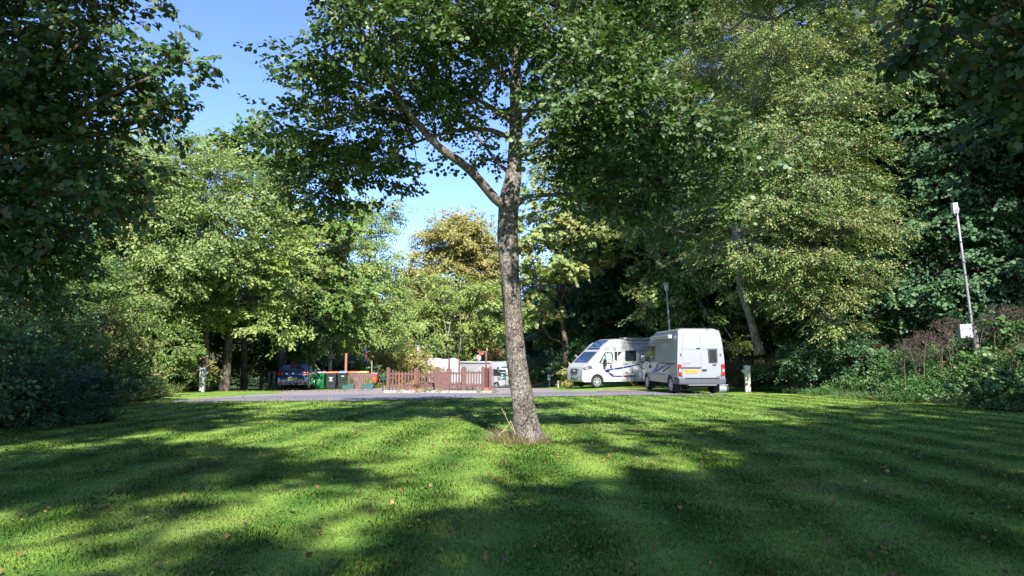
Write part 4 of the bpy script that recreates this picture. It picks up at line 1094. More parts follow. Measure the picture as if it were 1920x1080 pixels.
# ================================================================== vehicles
def sub_bm(poly, ax, t0, t1, cuts, deform):
    """polygon swept between t0 and t1 along axis ax (1: poly in x,z; 0: poly in y,z), cut up, then bent by deform"""
    bm = bmesh.new()
    mk = (lambda p, t: (p[0], t, p[1])) if ax == 1 else (lambda p, t: (t, p[0], p[1]))
    a = [bm.verts.new(mk(p, t0)) for p in poly]; b = [bm.verts.new(mk(p, t1)) for p in poly]
    n = len(poly)
    bm.faces.new(a); bm.faces.new(b[::-1])
    for i in range(n): bm.faces.new((a[i], b[i], b[(i + 1) % n], a[(i + 1) % n]))
    for axc, vals in cuts.items():
        for v in vals:
            co = [0, 0, 0]; no = [0, 0, 0]; co[axc] = v; no[axc] = 1
            bmesh.ops.bisect_plane(bm, geom=bm.verts[:] + bm.edges[:] + bm.faces[:], plane_co=co, plane_no=no)
    for v in bm.verts: v.co = Vector(deform(*v.co))
    bmesh.ops.recalc_face_normals(bm, faces=bm.faces)
    return bm
class Vehicle:
    def __init__(s, root, width, deform, cuts):
        s.root, s.w, s.deform, s.cuts = root, width, deform, cuts
    def obj(s, bm, name, mat, parent=None, bevel=0):
        me = bpy.data.meshes.new(name); bm.to_mesh(me); bm.free()
        o = link_mesh(name, me, mat, parent or s.root)
        if bevel: add_bevel(o, bevel, 3, 28)
        return o
    def body(s, profile, name, mat, bevel=.05, w=None, parent=None):
        h = (w or s.w) / 2
        return s.obj(sub_bm(profile, 1, -h, h, s.cuts, s.deform), name, mat, parent, bevel)
    def side(s, poly, name, mat, off=.006, sgn=1, parent=None, thick=.02, bevel=0):
        h = s.w / 2
        t0, t1 = sorted((sgn * (h - thick + off), sgn * (h + off)))
        return s.obj(sub_bm(poly, 1, t0, t1, s.cuts, s.deform), name, mat, parent, bevel)
    def end(s, poly, x0, x1, name, mat, parent=None, bevel=0):
        return s.obj(sub_bm(poly, 0, min(x0, x1), max(x0, x1), {2: s.cuts.get(2, [])}, s.deform), name, mat, parent, bevel)
    def slope(s, p0, p1, w0, w1, name, mat, off=.01, parent=None, thick=.02, bevel=0):
        """a pane lying on the body between profile points p0 (low) and p1 (high); w0,w1 half widths"""
        a, b = Vector((p0[0], 0, p0[1])), Vector((p1[0], 0, p1[1]))
        d = (b - a).normalized(); n = Vector((d.z, 0, -d.x))
        if n.x * s.nx(p0, p1) < 0: n = -n
        mb = MB(); vs = []
        for o in (off - thick, off):
            for p, hw in ((a, w0), (b, w1)):
                q = p + n * o
                for sg in (-1, 1):
                    vs.append((q.x, sg * hw, q.z))
        mb.add(vs, [(0, 1, 3, 2), (4, 5, 7, 6), (0, 1, 5, 4), (2, 3, 7, 6), (0, 2, 6, 4), (1, 3, 7, 5)])
        return mb.build(name, mat, parent or s.root, bevel=bevel)
    def nx(s, p0, p1): return 1 if (p0[0] + p1[0]) / 2 > s.mid else -1
    def wheel(s, x, y, r, wd, spokes=6, rim='alloy'):
        sg = 1 if y > 0 else -1
        mb = MB(); mb.lathe([(r * .60, -wd / 2), (r * .93, -wd / 2), (r, -wd * .33), (r, wd * .33), (r * .93, wd / 2), (r * .60, wd / 2)], 'y', 28)
        o = mb.build('wheel', M['rubber'], s.root, smooth=False)
        o.location = (x, y, r)
        rm = MB(); yo = sg * wd * .5
        rm.lathe([(r * .66, yo - sg * .05), (r * .66, yo + sg * .004), (r * .58, yo + sg * .004), (r * .56, yo - sg * .035), (r * .10, yo - sg * .035)], 'y', 28)
        for k in range(spokes):
            a = 2 * math.pi * k / spokes
            rm.box((math.cos(a) * r * .34, yo - sg * .012, math.sin(a) * r * .34), (r * .50, .035, r * .17), ry=-a)
        rm.lathe([(r * .15, yo - sg * .03), (r * .14, yo + sg * .008), (r * .02, yo + sg * .012)], 'y', 14)
        q = rm.build('rim', M[rim], o)
        # dark gaps between the spokes
        dk = MB()
        for k in range(spokes):
            a = 2 * math.pi * (k + .5) / spokes
            dk.box((math.cos(a) * r * .40, yo - sg * .032, math.sin(a) * r * .40), (r * .26, .012, r * .16), ry=-a)
        dk.build('rim_opening', M['rubber'], o)
        return o
def arch(cx, cz, r, z0, n=12):
    """points of a wheel arch from rear to front, starting and ending at height z0"""
    a0 = math.asin(max(-1, min(1, (z0 - cz) / r)))
    return [(cx - r * math.cos(a0 + (math.pi - 2 * a0) * i / n), cz + r * math.sin(a0 + (math.pi - 2 * a0) * i / n)) for i in range(n + 1)]
def plate(v, x, z, yc, w_, h_, text, mat, d=-1, parent=None, tilt=0):
    """number plate on the rear (d=-1) or the nose (d=1)"""
    p = MB().box((x, yc, z), (.012, w_, h_)).build('number_plate', M[mat], parent or v.root)
    if text:
        rot = (R(90), 0, R(-90)) if d < 0 else (R(90), 0, R(90))
        text_obj('plate_lettering', text, h_ * .95, M['plate_ink'], p, (x + d * .009, yc, z), rot)
    return p

# ---------------------------------------------------------------- silver camper van, rear towards us
def camper_van():
    c = G(1272, 738.0)
    hd = R(5.0)                                    # heading, turned left of straight ahead
    org = W(1272, 738, 28.3); z0 = gzf(org.x + 1, 30)
    t = thing('camper_van', 'silver high-roof camper van with blue side swooshes seen from behind, parked on the road edge', 'camper van', (0, 0, 0))
    def df(x, y, z):
        s = 1.0
        if z > 1.35: s -= 0.115 * ((z - 1.35) / 1.3) ** 1.25
        if z < .8: s -= 0.03 * (.8 - z) / .4
        if x > 4.7: s -= 0.13 * ((x - 4.7) / .9) ** 1.5
        if z > 2.3 and abs(y) > .75: z -= 0.08 * ((abs(y) - .75) / .24) ** 2
        return (x, y * s, z)
    cuts = {0: [.4, 1.8, 2.6, 3.4, 4.0, 4.7, 5.1, 5.35], 1: [-.88, -.75, .75, .88], 2: [.8, 1.1, 1.35, 1.6, 1.85, 2.1, 2.3, 2.45, 2.58]}
    v = Vehicle(t, 1.97, df, cuts); v.mid = 2.5
    prof = [(0.0, .55), (0.0, .9), (.02, 1.35), (.06, 1.9), (.13, 2.5), (.22, 2.66), (.5, 2.70), (3.4, 2.66), (3.75, 2.56), (4.1, 2.3), (4.22, 2.16), (4.86, 1.38), (5.0, 1.27), (5.38, 1.06), (5.50, .92), (5.55, .6), (5.5, .42)]
    prof += arch(4.55, .35, .43, .42)[::-1] + arch(1.02, .35, .43, .42)[::-1] + [(.1, .5)]
    v.body(prof, 'body', M['silver_paint'], .045)
    # rear doors
    for sg, poly in ((1, [(.80, .62), (.015, .62), (.015, 2.52), (.72, 2.52)]), (-1, [(-.80, .62), (-.015, .62), (-.015, 2.52), (-.72, 2.52)])):
        mb = MB(); vs = []
        def xr(z): return np.interp(z, [.55, .9, 1.35, 1.9, 2.5], [0, 0, .02, .06, .13])
        zs = [.62, 1.0, 1.35, 1.82, 2.15, 2.50]
        for k, z in enumerate(zs):
            yo = (.80 - .10 * max(0, z - 1.3) / 1.2) * sg; yi = .012 * sg
            for dx in (-.018, .02):
                for y in (yi, yo): vs.append((xr(z) + dx, y, z))
        fs = []
        for k in range(len(zs) - 1):
            b = 4 * k; n_ = b + 4
            fs += [(b, b + 1, n_ + 1, n_), (b + 2, b + 3, n_ + 3, n_ + 2), (b, b + 2, n_ + 2, n_), (b + 1, b + 3, n_ + 3, n_ + 1)]
        fs += [(0, 1, 3, 2), (len(vs) - 4, len(vs) - 3, len(vs) - 1, len(vs) - 2)]
        mb.add(vs, fs)
        d = mb.build('rear_door', M['white_paint'] if False else M['silver_paint'], t, bevel=.012)
        d['label'] = 'left rear door with number plate' if sg > 0 else 'right rear door with small window'
        MB().box((xr(1.83) - .02, sg * .41, 1.83), (.008, .70, .010)).build('door_seam', M['seam'], d)
        MB().box((xr(1.86) - .03, sg * .10, 1.86) if sg > 0 else (-.03, sg * .02, 1.0), (.02, .16, .05) if sg > 0 else (.01, .01, .01)).build('marker_lamp' if sg > 0 else 'latch', M['plate_ink'], d)
        for z in (.78, 1.6):
            MB().box((xr(z) - .01, sg * .83, z), (.05, .05, .09)).build('hinge', M['grey_plastic'], d)
        if sg < 0:
            MB().box((.02, -.50, 1.55), (.06, .40, .62)).build('window', M['dark_plastic'], d, bevel=.03)
            g = MB().box((.0, -.50, 1.55), (.05, .30, .50)).build('window_pane', M['glass'], d, bevel=.02)
            MB().box((-.03, -.12, .98), (.03, .17, .07)).build('handle', M['plate_ink'], d)
            MB().box((-.03, -.55, 1.2), (.03, .16, .04)).build('handle', M['dark_plastic'], d)
            text_obj('lettering', 'GB', .11, M['plate_ink'], d, (-.022, -.68, .70), (R(90), 0, R(-90)))
        else:
            MB().box((-.03, .42, 1.09), (.05, .78, .05)).build('plate_lamp_bar', M['grey_plastic'], d, bevel=.01)
            plate(v, -.03, .93, .42, .54, .115, 'YT51 AGW', 'yellow_plate', parent=None)
            text_obj('lettering', 'TRANSIT', .075, M['grey_ink'], d, (-.012, .60, 1.245), (R(90), 0, R(-90)))
            text_obj('lettering', '350', .06, M['grey_ink'], d, (-.012, .70, 1.17), (R(90), 0, R(-90)))
    for sg in (1, -1):
        MB().box((-.0, sg * .90, .99), (.12, .13, .46)).build('tail_light', M['red_lens'], t, bevel=.02)
        MB().box((-.058, sg * .90, .97), (.02, .09, .12)).build('reversing_lens', M['clear_lens'], t.children[-1])
    v.body([(-.10, .40), (-.12, .50), (-.12, .66), (.10, .70), (.52, .70), (.52, .42)], 'rear_bumper', M['grey_plastic'], .03, 1.99)
    MB().box((-.13, 0, .665), (.05, 1.4, .03)).build('bumper_step', M['dark_plastic'], t)
    MB().tube([(-.06, -.60, .38), (-.10, -.57, .38), (-.10, .57, .38), (-.06, .60, .38)], .018).build('tow_bar', M['galv'], t)
    MB().tube([(.1, .3, .33), (.5, .3, .30), (1.6, .28, .32)], .05).build('exhaust_pipe', M['dark_plastic'], t)
    MB().box((2.6, 0, .36), (4.6, 1.3, .16)).build('chassis', M['rubber'], t)
    MB().tube([(1.02, -.8, .33), (1.02, .8, .33)], .06).build('rear_axle', M['rubber'], t)
    # left flank
    v.side([(4.35, 1.3), (4.80, 1.30), (4.78, 1.40), (4.30, 2.02), (4.02, 2.04), (3.92, 1.3)], 'cab_window', M['glass'], .006)
    v.side([(3.20, 1.38), (3.82, 1.38), (3.82, 1.98), (3.20, 1.98)], 'side_window', M['glass'], .010, bevel=0)
    v.side([(3.16, 1.34), (3.86, 1.34), (3.86, 2.02), (3.16, 2.02)], 'window_frame', M['seam'], .004)
    v.side([(4.35, 1.3), (4.80, 1.30), (4.78, 1.40), (4.30, 2.02), (4.02, 2.04), (3.92, 1.3)], 'cab_window', M['glass'], .006, -1)
    def line(pts, name='panel_seam', wd=.014, mat='seam', off=.003):
        for (a, b) in zip(pts[:-1], pts[1:]):
            d = Vector((b[0] - a[0], b[1] - a[1])); n_ = Vector((-d.y, d.x)).normalized() * wd / 2
            v.side([(a[0] - n_.x, a[1] - n_.y), (b[0] - n_.x, b[1] - n_.y), (b[0] + n_.x, b[1] + n_.y), (a[0] + n_.x, a[1] + n_.y)], name, M[mat], off)
    line([(3.9, .5), (3.9, 2.1)]); line([(2.75, .5), (2.75, 2.1)]); line([(.35, 1.9), (2.7, 1.9)], wd=.01); line([(.35, 2.12), (4.0, 2.12)], wd=.012)
    line([(.35, .78), (3.85, .78)], wd=.012); line([(4.9, .9), (4.85, 1.3)])
    v.side([(.45, 1.215), (2.6, 1.215), (2.6, 1.26), (.45, 1.26)], 'slide_rail', M['plate_ink'], .012)
    for x in (3.98, 2.86 + .9):
        v.side([(x, 1.0), (x + .05, 1.0), (x + .05, 1.16), (x, 1.16)], 'door_handle', M['plate_ink'], .02)
    # swooshes
    v.side([(3.9, .80), (2.4, 1.02), (1.2, 1.26), (.85, 1.28), (.78, 1.20), (.95, 1.06), (1.1, 1.18), (1.4, 1.14), (2.4, .92), (3.4, .78)], 'stripe', M['stripe_bright'], .0042)
    v.side([(3.75, .86), (3.1, 1.04), (2.95, 1.20), (2.45, 1.18), (2.7, 1.02), (3.0, .93)], 'stripe', M['stripe_bright'], .0048)
    v.side([(3.4, .86), (2.5, 1.02), (2.0, 1.22), (1.95, 1.32), (2.15, 1.10), (1.7, 1.17), (2.3, 1.0)], 'stripe', M['stripe_black'], .0054)
    v.side([(2.1, .90), (1.6, 1.02), (1.1, 1.14), (1.0, 1.10), (1.4, .98), (1.9, .86)], 'stripe', M['stripe_black'], .0046)
    v.side([(1.3, 2.42), (2.6, 2.44), (2.7, 2.47), (1.2, 2.46)], 'stripe', M['stripe_bright'], .005)
    # rolled awning
    mb = MB().box((2.15, 1.02, 2.36), (2.7, .16, .15)); aw = mb.build('awning', M['silver_paint'], t, bevel=.05)
    MB().box((.79, 1.02, 2.36), (.04, .17, .16)).build('end_cap', M['white_paint'], aw, bevel=.02)
    # windscreen, mirrors, bonnet lamp
    v.slope((4.86, 1.40), (4.26, 2.12), .80, .74, 'windscreen', M['glass'])
    for sg in (1, -1):
        m = MB().box((4.55, sg * 1.16, 1.42), (.12, .20, .34)).build('wing_mirror', M['plate_ink'], t, bevel=.04)
        MB().box((4.485, sg * 1.16, 1.44), (.01, .15, .26)).build('mirror_glass', M['clear_lens'], m)
        MB().tube([(4.6, sg * .92, 1.32), (4.58, sg * 1.1, 1.36)], .025).build('mirror_arm', M['plate_ink'], m)
        v.side([(5.05, .85), (5.4, .85), (5.42, 1.0), (5.1, 1.1)], 'headlight', M['clear_lens'], .008, sg)
        # arch lips and mud flaps
        for cx in (1.02, 4.55):
            o_ = arch(cx, .35, .50, .42); i_ = arch(cx, .35, .43, .42)
            v.side(o_ + i_[::-1], 'arch_lip', M['silver_paint'], .022, sg, thick=.05)
            MB().box((cx - .47, sg * .84, .26), (.02, .24, .34)).build('mud_flap', M['rubber'], t)
    for x in (1.02, 4.55):
        for sg in (1, -1): v.wheel(x, sg * .85, .35, .22, 7)
    # put the rear left corner where it stands
    off = Matrix.Rotation(R(90) + hd, 3, 'Z') @ Vector((0, .98, 0))
    t.rotation_euler = (0, 0, R(90) + hd)
    t.location = (org.x - off.x, org.y - off.y, z0 + .02)
    return t
camper_van()

# ---------------------------------------------------------------- white motorhome, nose to the left
def motorhome():
    hd = R(180 + 24)
    t = thing('motorhome', 'white low-profile motorhome with dark blue side stripes, nose to the left, behind the silver van', 'motorhome')
    def df(x, y, z):
        s = 1.0
        if x > 4.75: s -= 0.10 * min(1, (x - 4.75) / .35)
        if x > 6.2: s -= 0.16 * ((x - 6.2) / .8) ** 2
        if z > 1.3 and x > 4.9: s -= 0.10 * min(1.2, (z - 1.3) / 1.0)
        if z > 2.6 and abs(y) > .8: z -= .07 * ((abs(y) - .8) / .3) ** 2
        return (x, y * s, z)
    cuts = {0: [1, 2, 3, 4, 4.75, 4.9, 5.1, 5.4, 5.7, 6.0, 6.2, 6.4, 6.6, 6.8], 1: [-1.0, -.8, -.4, .4, .8, 1.0], 2: [.8, 1.05, 1.3, 1.55, 1.8, 2.05, 2.3, 2.6]}
    v = Vehicle(t, 2.26, df, cuts); v.mid = 3
    prof = [(0, .42), (0, 2.6), (.12, 2.76), (4.6, 2.80), (4.95, 2.72), (5.35, 2.48), (5.70, 2.14), (5.80, 2.06), (6.50, 1.42), (6.58, 1.36), (6.80, 1.18), (6.87, .98), (6.90, .7), (6.90, .42), (6.80, .33)]
    prof += arch(6.0, .36, .42, .33)[::-1] + [(4.9, .33)] + arch(1.6, .36, .42, .33)[::-1]
    v.body(prof, 'body', M['white_paint'], .05)
    # overcab cap shade, sky window
    v.slope((5.52, 2.315), (4.98, 2.705), .62, .62, 'roof_window', M['glass_blue'], .04, thick=.05, bevel=.01)
    v.slope((5.66, 2.18), (5.56, 2.27), .66, .66, 'cap_stripe', M['stripe_blue'], .02)
    v.slope((6.50, 1.44), (5.82, 2.045), .80, .76, 'windscreen', M['glass_blue'], .012)
    v.side([(5.05, 2.08), (5.62, 2.08), (5.35, 2.30), (5.0, 2.42), (4.8, 2.30), (4.78, 2.12)], 'cap_panel', M['cap_grey'], .008)
    for sg in (1, -1):
        w1 = v.side([(4.93, 1.42), (5.02, 1.36), (5.62, 1.36), (5.86, 1.42), (5.70, 1.64), (5.44, 1.98), (5.34, 2.03), (5.0, 2.03), (4.93, 1.95)], 'cab_window', M['plate_ink'], .008, sg)
        v.side([(4.98, 1.42), (5.40, 1.42), (5.40, 1.95), (5.32, 1.98), (5.02, 1.98)], 'window_blind', M['quilt'], .013, sg, parent=w1)
        v.side([(5.46, 1.42), (5.76, 1.42), (5.46, 1.86)], 'window_blind', M['quilt'], .013, sg, parent=w1)
    v.side([(4.70, 2.05), (4.86, 2.05), (4.86, 1.60), (4.74, 1.50)], 'quarter_window', M['glass'], .006)
    v.side([(4.40, 2.05), (4.66, 2.05), (4.66, 1.78)], 'quarter_window', M['glass'], .006)
    wf = v.side([(3.42, 1.52), (4.18, 1.52), (4.18, 2.12), (3.42, 2.12)], 'window', M['plate_ink'], .030, thick=.05, bevel=.01)
    v.side([(3.48, 1.58), (4.12, 1.58), (4.12, 2.06), (3.48, 2.06)], 'window_pane', M['glass'], .036, parent=wf)
    # rear half window further back
    wf = v.side([(.6, 1.52), (1.5, 1.52), (1.5, 2.12), (.6, 2.12)], 'window', M['plate_ink'], .030, thick=.05, bevel=.01)
    def line(pts, name='panel_seam', wd=.016, mat='seam', off=.0025):
        for (a, b) in zip(pts[:-1], pts[1:]):
            d = Vector((b[0] - a[0], b[1] - a[1])); n_ = Vector((-d.y, d.x)).normalized() * wd / 2
            v.side([(a[0] - n_.x, a[1] - n_.y), (b[0] - n_.x, b[1] - n_.y), (b[0] + n_.x, b[1] + n_.y), (a[0] + n_.x, a[1] + n_.y)], name, M[mat], off)
    line([(4.32, .4), (4.32, 2.45), (4.2, 2.62), (0.3, 2.62)], 'panel_seam', .02)
    line([(4.90, .45), (4.90, 1.35)]); line([(5.72, .85), (5.80, 1.35)])
    line([(3.1, .5), (3.1, 2.25), (3.02, 2.32), (2.50, 2.32), (2.42, 2.25), (2.42, .5)], 'entry_door_seam', .022)
    v.side([(4.25, 1.30), (3.15, 1.36), (3.15, 1.46), (4.15, 1.44)], 'stripe', M['cap_grey'], .004)
    v.side([(3.35, 2.10), (2.0, 2.26), (2.0, 2.18), (3.35, 2.06)], 'stripe', M['seam'], .0045)
    # the big dark blue arrow and its tails
    v.side([(5.52, .98), (5.30, 1.05), (4.92, 1.10), (4.92, 1.02), (5.20, .98), (5.15, .88), (5.38, .86)], 'stripe', M['stripe_blue'], .006)
    v.side([(4.88, 1.11), (4.34, 1.18), (4.34, 1.08), (4.88, 1.02)], 'stripe', M['stripe_blue'], .006)
    v.side([(4.30, 1.19), (3.15, 1.36), (3.15, 1.31), (4.30, 1.09)], 'stripe', M['stripe_blue'], .006)
    v.side([(5.28, .84), (5.10, .84), (4.92, .70), (4.92, .60), (5.0, .60)], 'stripe', M['stripe_blue'], .006)
    for a, b in ((4.88, 4.34), (4.28, 3.45)):
        v.side([(a, .60), (b, .62), (b, .68), (a, .68)], 'stripe', M['stripe_blue'], .006)
    v.side([(5.03, 1.12), (5.15, 1.12), (5.15, 1.30), (5.03, 1.30)], 'door_handle', M['dark_plastic'], .03, thick=.03)
    v.side([(4.05, .80), (4.16, .80), (4.16, .90), (4.05, .90)], 'power_socket', M['plate_ink'], .02)
    v.side([(4.42, .42), (4.55, .44), (4.55, .47), (4.42, .45)], 'side_marker', M['red_plastic'], .008)
    # headlight, grille, bumper, plate
    for sg in (1, -1):
        v.side([(6.30, 1.10), (6.50, 1.06), (6.80, 1.00), (6.86, 1.10), (6.72, 1.20), (6.40, 1.26)], 'headlight', M['dark_plastic'], .014, sg)
        v.side([(6.55, 1.10), (6.72, 1.06), (6.74, 1.13), (6.60, 1.17)], 'headlight_lens', M['clear_lens'], .022, sg)
        m = MB().box((5.55, sg * 1.16, 1.42), (.14, .20, .42)).build('wing_mirror', M['plate_ink'], t, bevel=.05)
        MB().tube([(5.6, sg * .90, 1.30), (5.58, sg * 1.1, 1.30)], .03).build('mirror_arm', M['plate_ink'], m)
        MB().lathe([(.07, -.02), (.07, .015), (.02, .02)], 'x', 12, (6.88, sg * .62, .62)).build('fog_light', M['clear_lens'], t)
    v.end([(-.42, .82), (.42, .82), (.50, 1.08), (-.50, 1.08)], 6.82, 6.93, 'grille', M['dark_plastic'])
    v.end([(-.50, .48), (.50, .48), (.50, .62), (-.50, .62)], 6.8, 6.93, 'lower_grille', M['dark_plastic'])
    MB().tube([(6.92, -.12, .96), (6.94, 0, .96), (6.92, .12, .96)], .05, 8).build('badge', M['alloy'], t)
    plate(v, 6.94, .58, 0, .52, .11, 'SN15 KVR', 'white_ink', 1)
    o_ = arch(6.0, .36, .47, .33); i_ = arch(6.0, .36, .42, .33)
    v.side(o_ + i_[::-1], 'arch_lip', M['white_paint'], .012, 1, thick=.04)
    MB().box((3.2, 0, .36), (6.0, 1.6, .12)).build('chassis', M['rubber'], t)
    for x in (6.0, 1.6):
        for sg in (1, -1): v.wheel(x, sg * (.90 if x > 4 else .98), .35, .22, 6)
    # awning cassette along the roof edge
    MB().box((2.2, 1.10, 2.80), (4.1, .16, .12)).build('awning', M['white_paint'], t, bevel=.03)
    MB().box((1.5, 0, 2.86), (.8, .6, .14)).build('roof_light', M['cap_grey'], t, bevel=.03)
    MB().box((3.4, -.2, 2.86), (.4, .4, .12)).build('roof_light', M['cap_grey'], t, bevel=.03)
    fw = W(1118, 725.5, 39.8)
    off = Matrix.Rotation(hd, 3, 'Z') @ Vector((6.0, .9, 0))
    t.rotation_euler = (0, 0, hd)
    t.location = (fw.x - off.x, fw.y - off.y, gzf(fw.x, fw.y) + .02)
    # hook-up cable
    Mx = Matrix.Rotation(hd, 3, 'Z'); L = Vector(t.location)
    a = L + Mx @ Vector((4.10, 1.16, .84)); b = L + Mx @ Vector((3.75, 1.5, .02)); c = L + Mx @ Vector((2.6, 2.2, .02))
    root = thing('power_cable', 'orange hook-up cable hanging from the white motorhome to the grass', 'cable', b)
    P = [a, a + Vector((0, 0, -.3)), a.lerp(b, .7) + Vector((0, 0, -.1)), b + Vector((0, 0, .01))]
    n_ = 8
    for i in range(1, n_ + 1):
        q = b.lerp(c, i / n_); P.append(Vector((q.x, q.y + .12 * math.sin(i * 1.3), gzf(q.x, q.y) + .03)))
    MB().tube([p - b for p in P], .016, 6).build('cable', M['cable_orange'], root, smooth=True)
motorhome()

# ---------------------------------------------------------------- the blue hatchback and the dark car beyond it
def hatchback(name, label, paint, px, d, hd, plate_text):
    t = thing(name, label, 'car')
    def df(x, y, z):
        s = 1.0
        if z > .92: s -= 0.24 * ((z - .92) / .52)
        if z < .45: s -= .05 * (.45 - z) / .25
        if x < .5: s -= 0.07 * ((.5 - x) / .5) ** 2
        if x > 3.2: s -= 0.12 * ((x - 3.2) / .75) ** 2
        if z > 1.35 and abs(y) > .5: z -= .05 * ((abs(y) - .5) / .3) ** 2
        return (x, y * s, z)
    cuts = {0: [.12, .3, .5, 1, 1.6, 2.2, 2.8, 3.2, 3.5, 3.75], 1: [-.7, -.5, .5, .7], 2: [.45, .6, .75, .92, 1.02, 1.12, 1.25, 1.36]}
    v = Vehicle(t, 1.70, df, cuts); v.mid = 2
    prof = [(.08, .28), (.0, .42), (.0, .62), (.10, .80), (.16, .97), (.26, 1.05), (.50, 1.38), (.70, 1.44), (1.3, 1.47), (2.0, 1.45), (2.35, 1.38), (2.98, .99), (3.1, .95), (3.62, .84), (3.85, .70), (3.93, .5), (3.90, .28), (3.8, .22)]
    prof += arch(3.15, .30, .36, .22)[::-1] + arch(.68, .30, .36, .22)[::-1]
    v.body(prof, 'body', M[paint], .035)
    v.slope((.285, 1.075), (.49, 1.345), .60, .53, 'rear_window', M['glass'], .012)
    v.slope((.47, 1.36), (.52, 1.40), .20, .20, 'brake_light', M['red_lens'], .03, thick=.04)
    v.slope((2.93, 1.03), (2.39, 1.365), .62, .52, 'windscreen', M['glass'], .012)
    MB().tube([(.65, 0, 1.43), (.5, 0, 1.60)], .008, 5).build('aerial', M['plate_ink'], t)
    for sg in (1, -1):
        v.side([(.62, 1.0), (1.30, 1.0), (1.32, 1.36), (.86, 1.33), (.70, 1.16)], 'side_window', M['glass'], .008, sg)
        v.side([(1.38, 1.0), (2.72, 1.0), (2.2, 1.34), (2.0, 1.37), (1.38, 1.37)], 'side_window', M['glass'], .008, sg)
        v.side([(-.02, .80), (.34, .86), (.40, 1.0), (.16, 1.02), (.06, 1.0)], 'tail_light', M['red_lens'], .014, sg, thick=.30, bevel=.01)
        v.side([(3.55, .66), (3.86, .60), (3.80, .74), (3.5, .80)], 'headlight', M['clear_lens'], .012, sg, thick=.2)
        MB().box((-.0, sg * .62, .44), (.06, .26, .045)).build('rear_reflector', M['red_lens'], t)
        m = MB().box((2.62, sg * .92, 1.02), (.14, .16, .13)).build('wing_mirror', M[paint], t, bevel=.04)
        v.side([(1.33, .40), (1.345, .40), (1.345, 1.0), (1.33, 1.0)], 'door_seam', M['plate_ink'], .003, sg)
        v.side([(2.55, .40), (2.565, .40), (2.565, .95), (2.55, .95)], 'door_seam', M['plate_ink'], .003, sg)
        v.side([(1.45, .86), (1.62, .86), (1.62, .89), (1.45, .89)], 'door_handle', M[paint], .03, sg, thick=.03)
        o_ = arch(.68, .30, .385, .24); i_ = arch(.68, .30, .345, .24)
    v.end([(-.74, .30), (.74, .30), (.74, .40), (-.74, .40)], -.012, .10, 'lower_bumper', M['rubber'])
    v.end([(-.55, .505), (.55, .505), (.55, .53), (-.55, .53)], -.012, .10, 'bumper_crease', M['seam'])
    plate(v, .015 - .02, .61, .03, .52, .11, plate_text, 'yellow_plate', -1)
    b = MB().lathe([(.065, .0), (.065, -.02), (.045, -.025)], 'x', 16, (.125, 0, .90)).build('badge', M['alloy'], t)
    for x in (.68, 3.15):
        for sg in (1, -1): v.wheel(x, sg * .75, .30, .19, 5)
    MB().box((1.9, 0, .28), (3.2, 1.2, .10)).build('underbody', M['rubber'], t)
    p = G(px, 700); q = W(px, 700, d)
    t.rotation_euler = (0, 0, R(90) + hd)
    t.location = (q.x, q.y, gzf(q.x, q.y) + .02)
    return t
hatchback('parked_car', 'blue hatchback seen from behind, parked beside the green bin', 'blue_paint', 549, 38.6, R(10), 'SA15 BUP')
hatchback('parked_car', 'black car mostly hidden in front of the blue hatchback', 'black_paint', 568, 44.6, R(6), 'SK08 LDE')

# ---------------------------------------------------------------- far caravan and motorhome
def caravan():
    t = thing('caravan', 'white caravan behind the picket fence, left of the far motorhome', 'caravan')
    def df(x, y, z):
        if z > 2.2: y *= 1 - .05 * (z - 2.2) / .4
        return (x, y, z)
    v = Vehicle(t, 2.2, df, {0: [1, 2, 3], 1: [-.8, .8], 2: [1, 1.6, 2.2]}); v.mid = 1.6
    prof = [(0.05, .45), (0, .9), (.05, 1.6), (.25, 2.45), (.5, 2.62), (1.0, 2.66), (1.1, 2.58), (1.9, 2.58), (2.0, 2.66), (2.9, 2.66), (3.2, 2.5), (3.35, 1.6), (3.35, .45)] + arch(1.7, .34, .38, .45)[::-1]
    v.body(prof, 'body', M['white_paint'], .06)
    for sg in (1, -1):
        wf = v.side([(.75, 1.35), (1.65, 1.35), (1.65, 1.95), (.75, 1.95)], 'window', M['seam'], .02, sg)
        v.side([(.80, 1.40), (1.60, 1.40), (1.60, 1.90), (.80, 1.90)], 'window_pane', M['clear_lens'], .026, sg, parent=wf)
        v.side([(2.3, .6), (2.85, .6), (2.85, 2.2), (2.3, 2.2)], 'door', M['white_ink'], .015, sg)
        v.side([(.3, 2.34), (3.1, 2.34), (3.1, 2.39), (.3, 2.39)], 'trim', M['stripe_grey'], .01, sg)
        v.wheel(1.7, sg * .95, .32, .19, 5)
    MB().tube([(3.3, .5, .42), (4.4, 0, .42), (3.3, -.5, .42)], .05).build('drawbar', M['galv'], t)
    MB().tube([(4.3, 0, .45), (4.3, 0, 0.02)], .04).build('jockey_wheel', M['galv'], t)
    q = W(866, 700, 66); t.rotation_euler = (0, 0, R(184)); t.location = (q.x, q.y, gzf(q.x, q.y) + .0)
caravan()
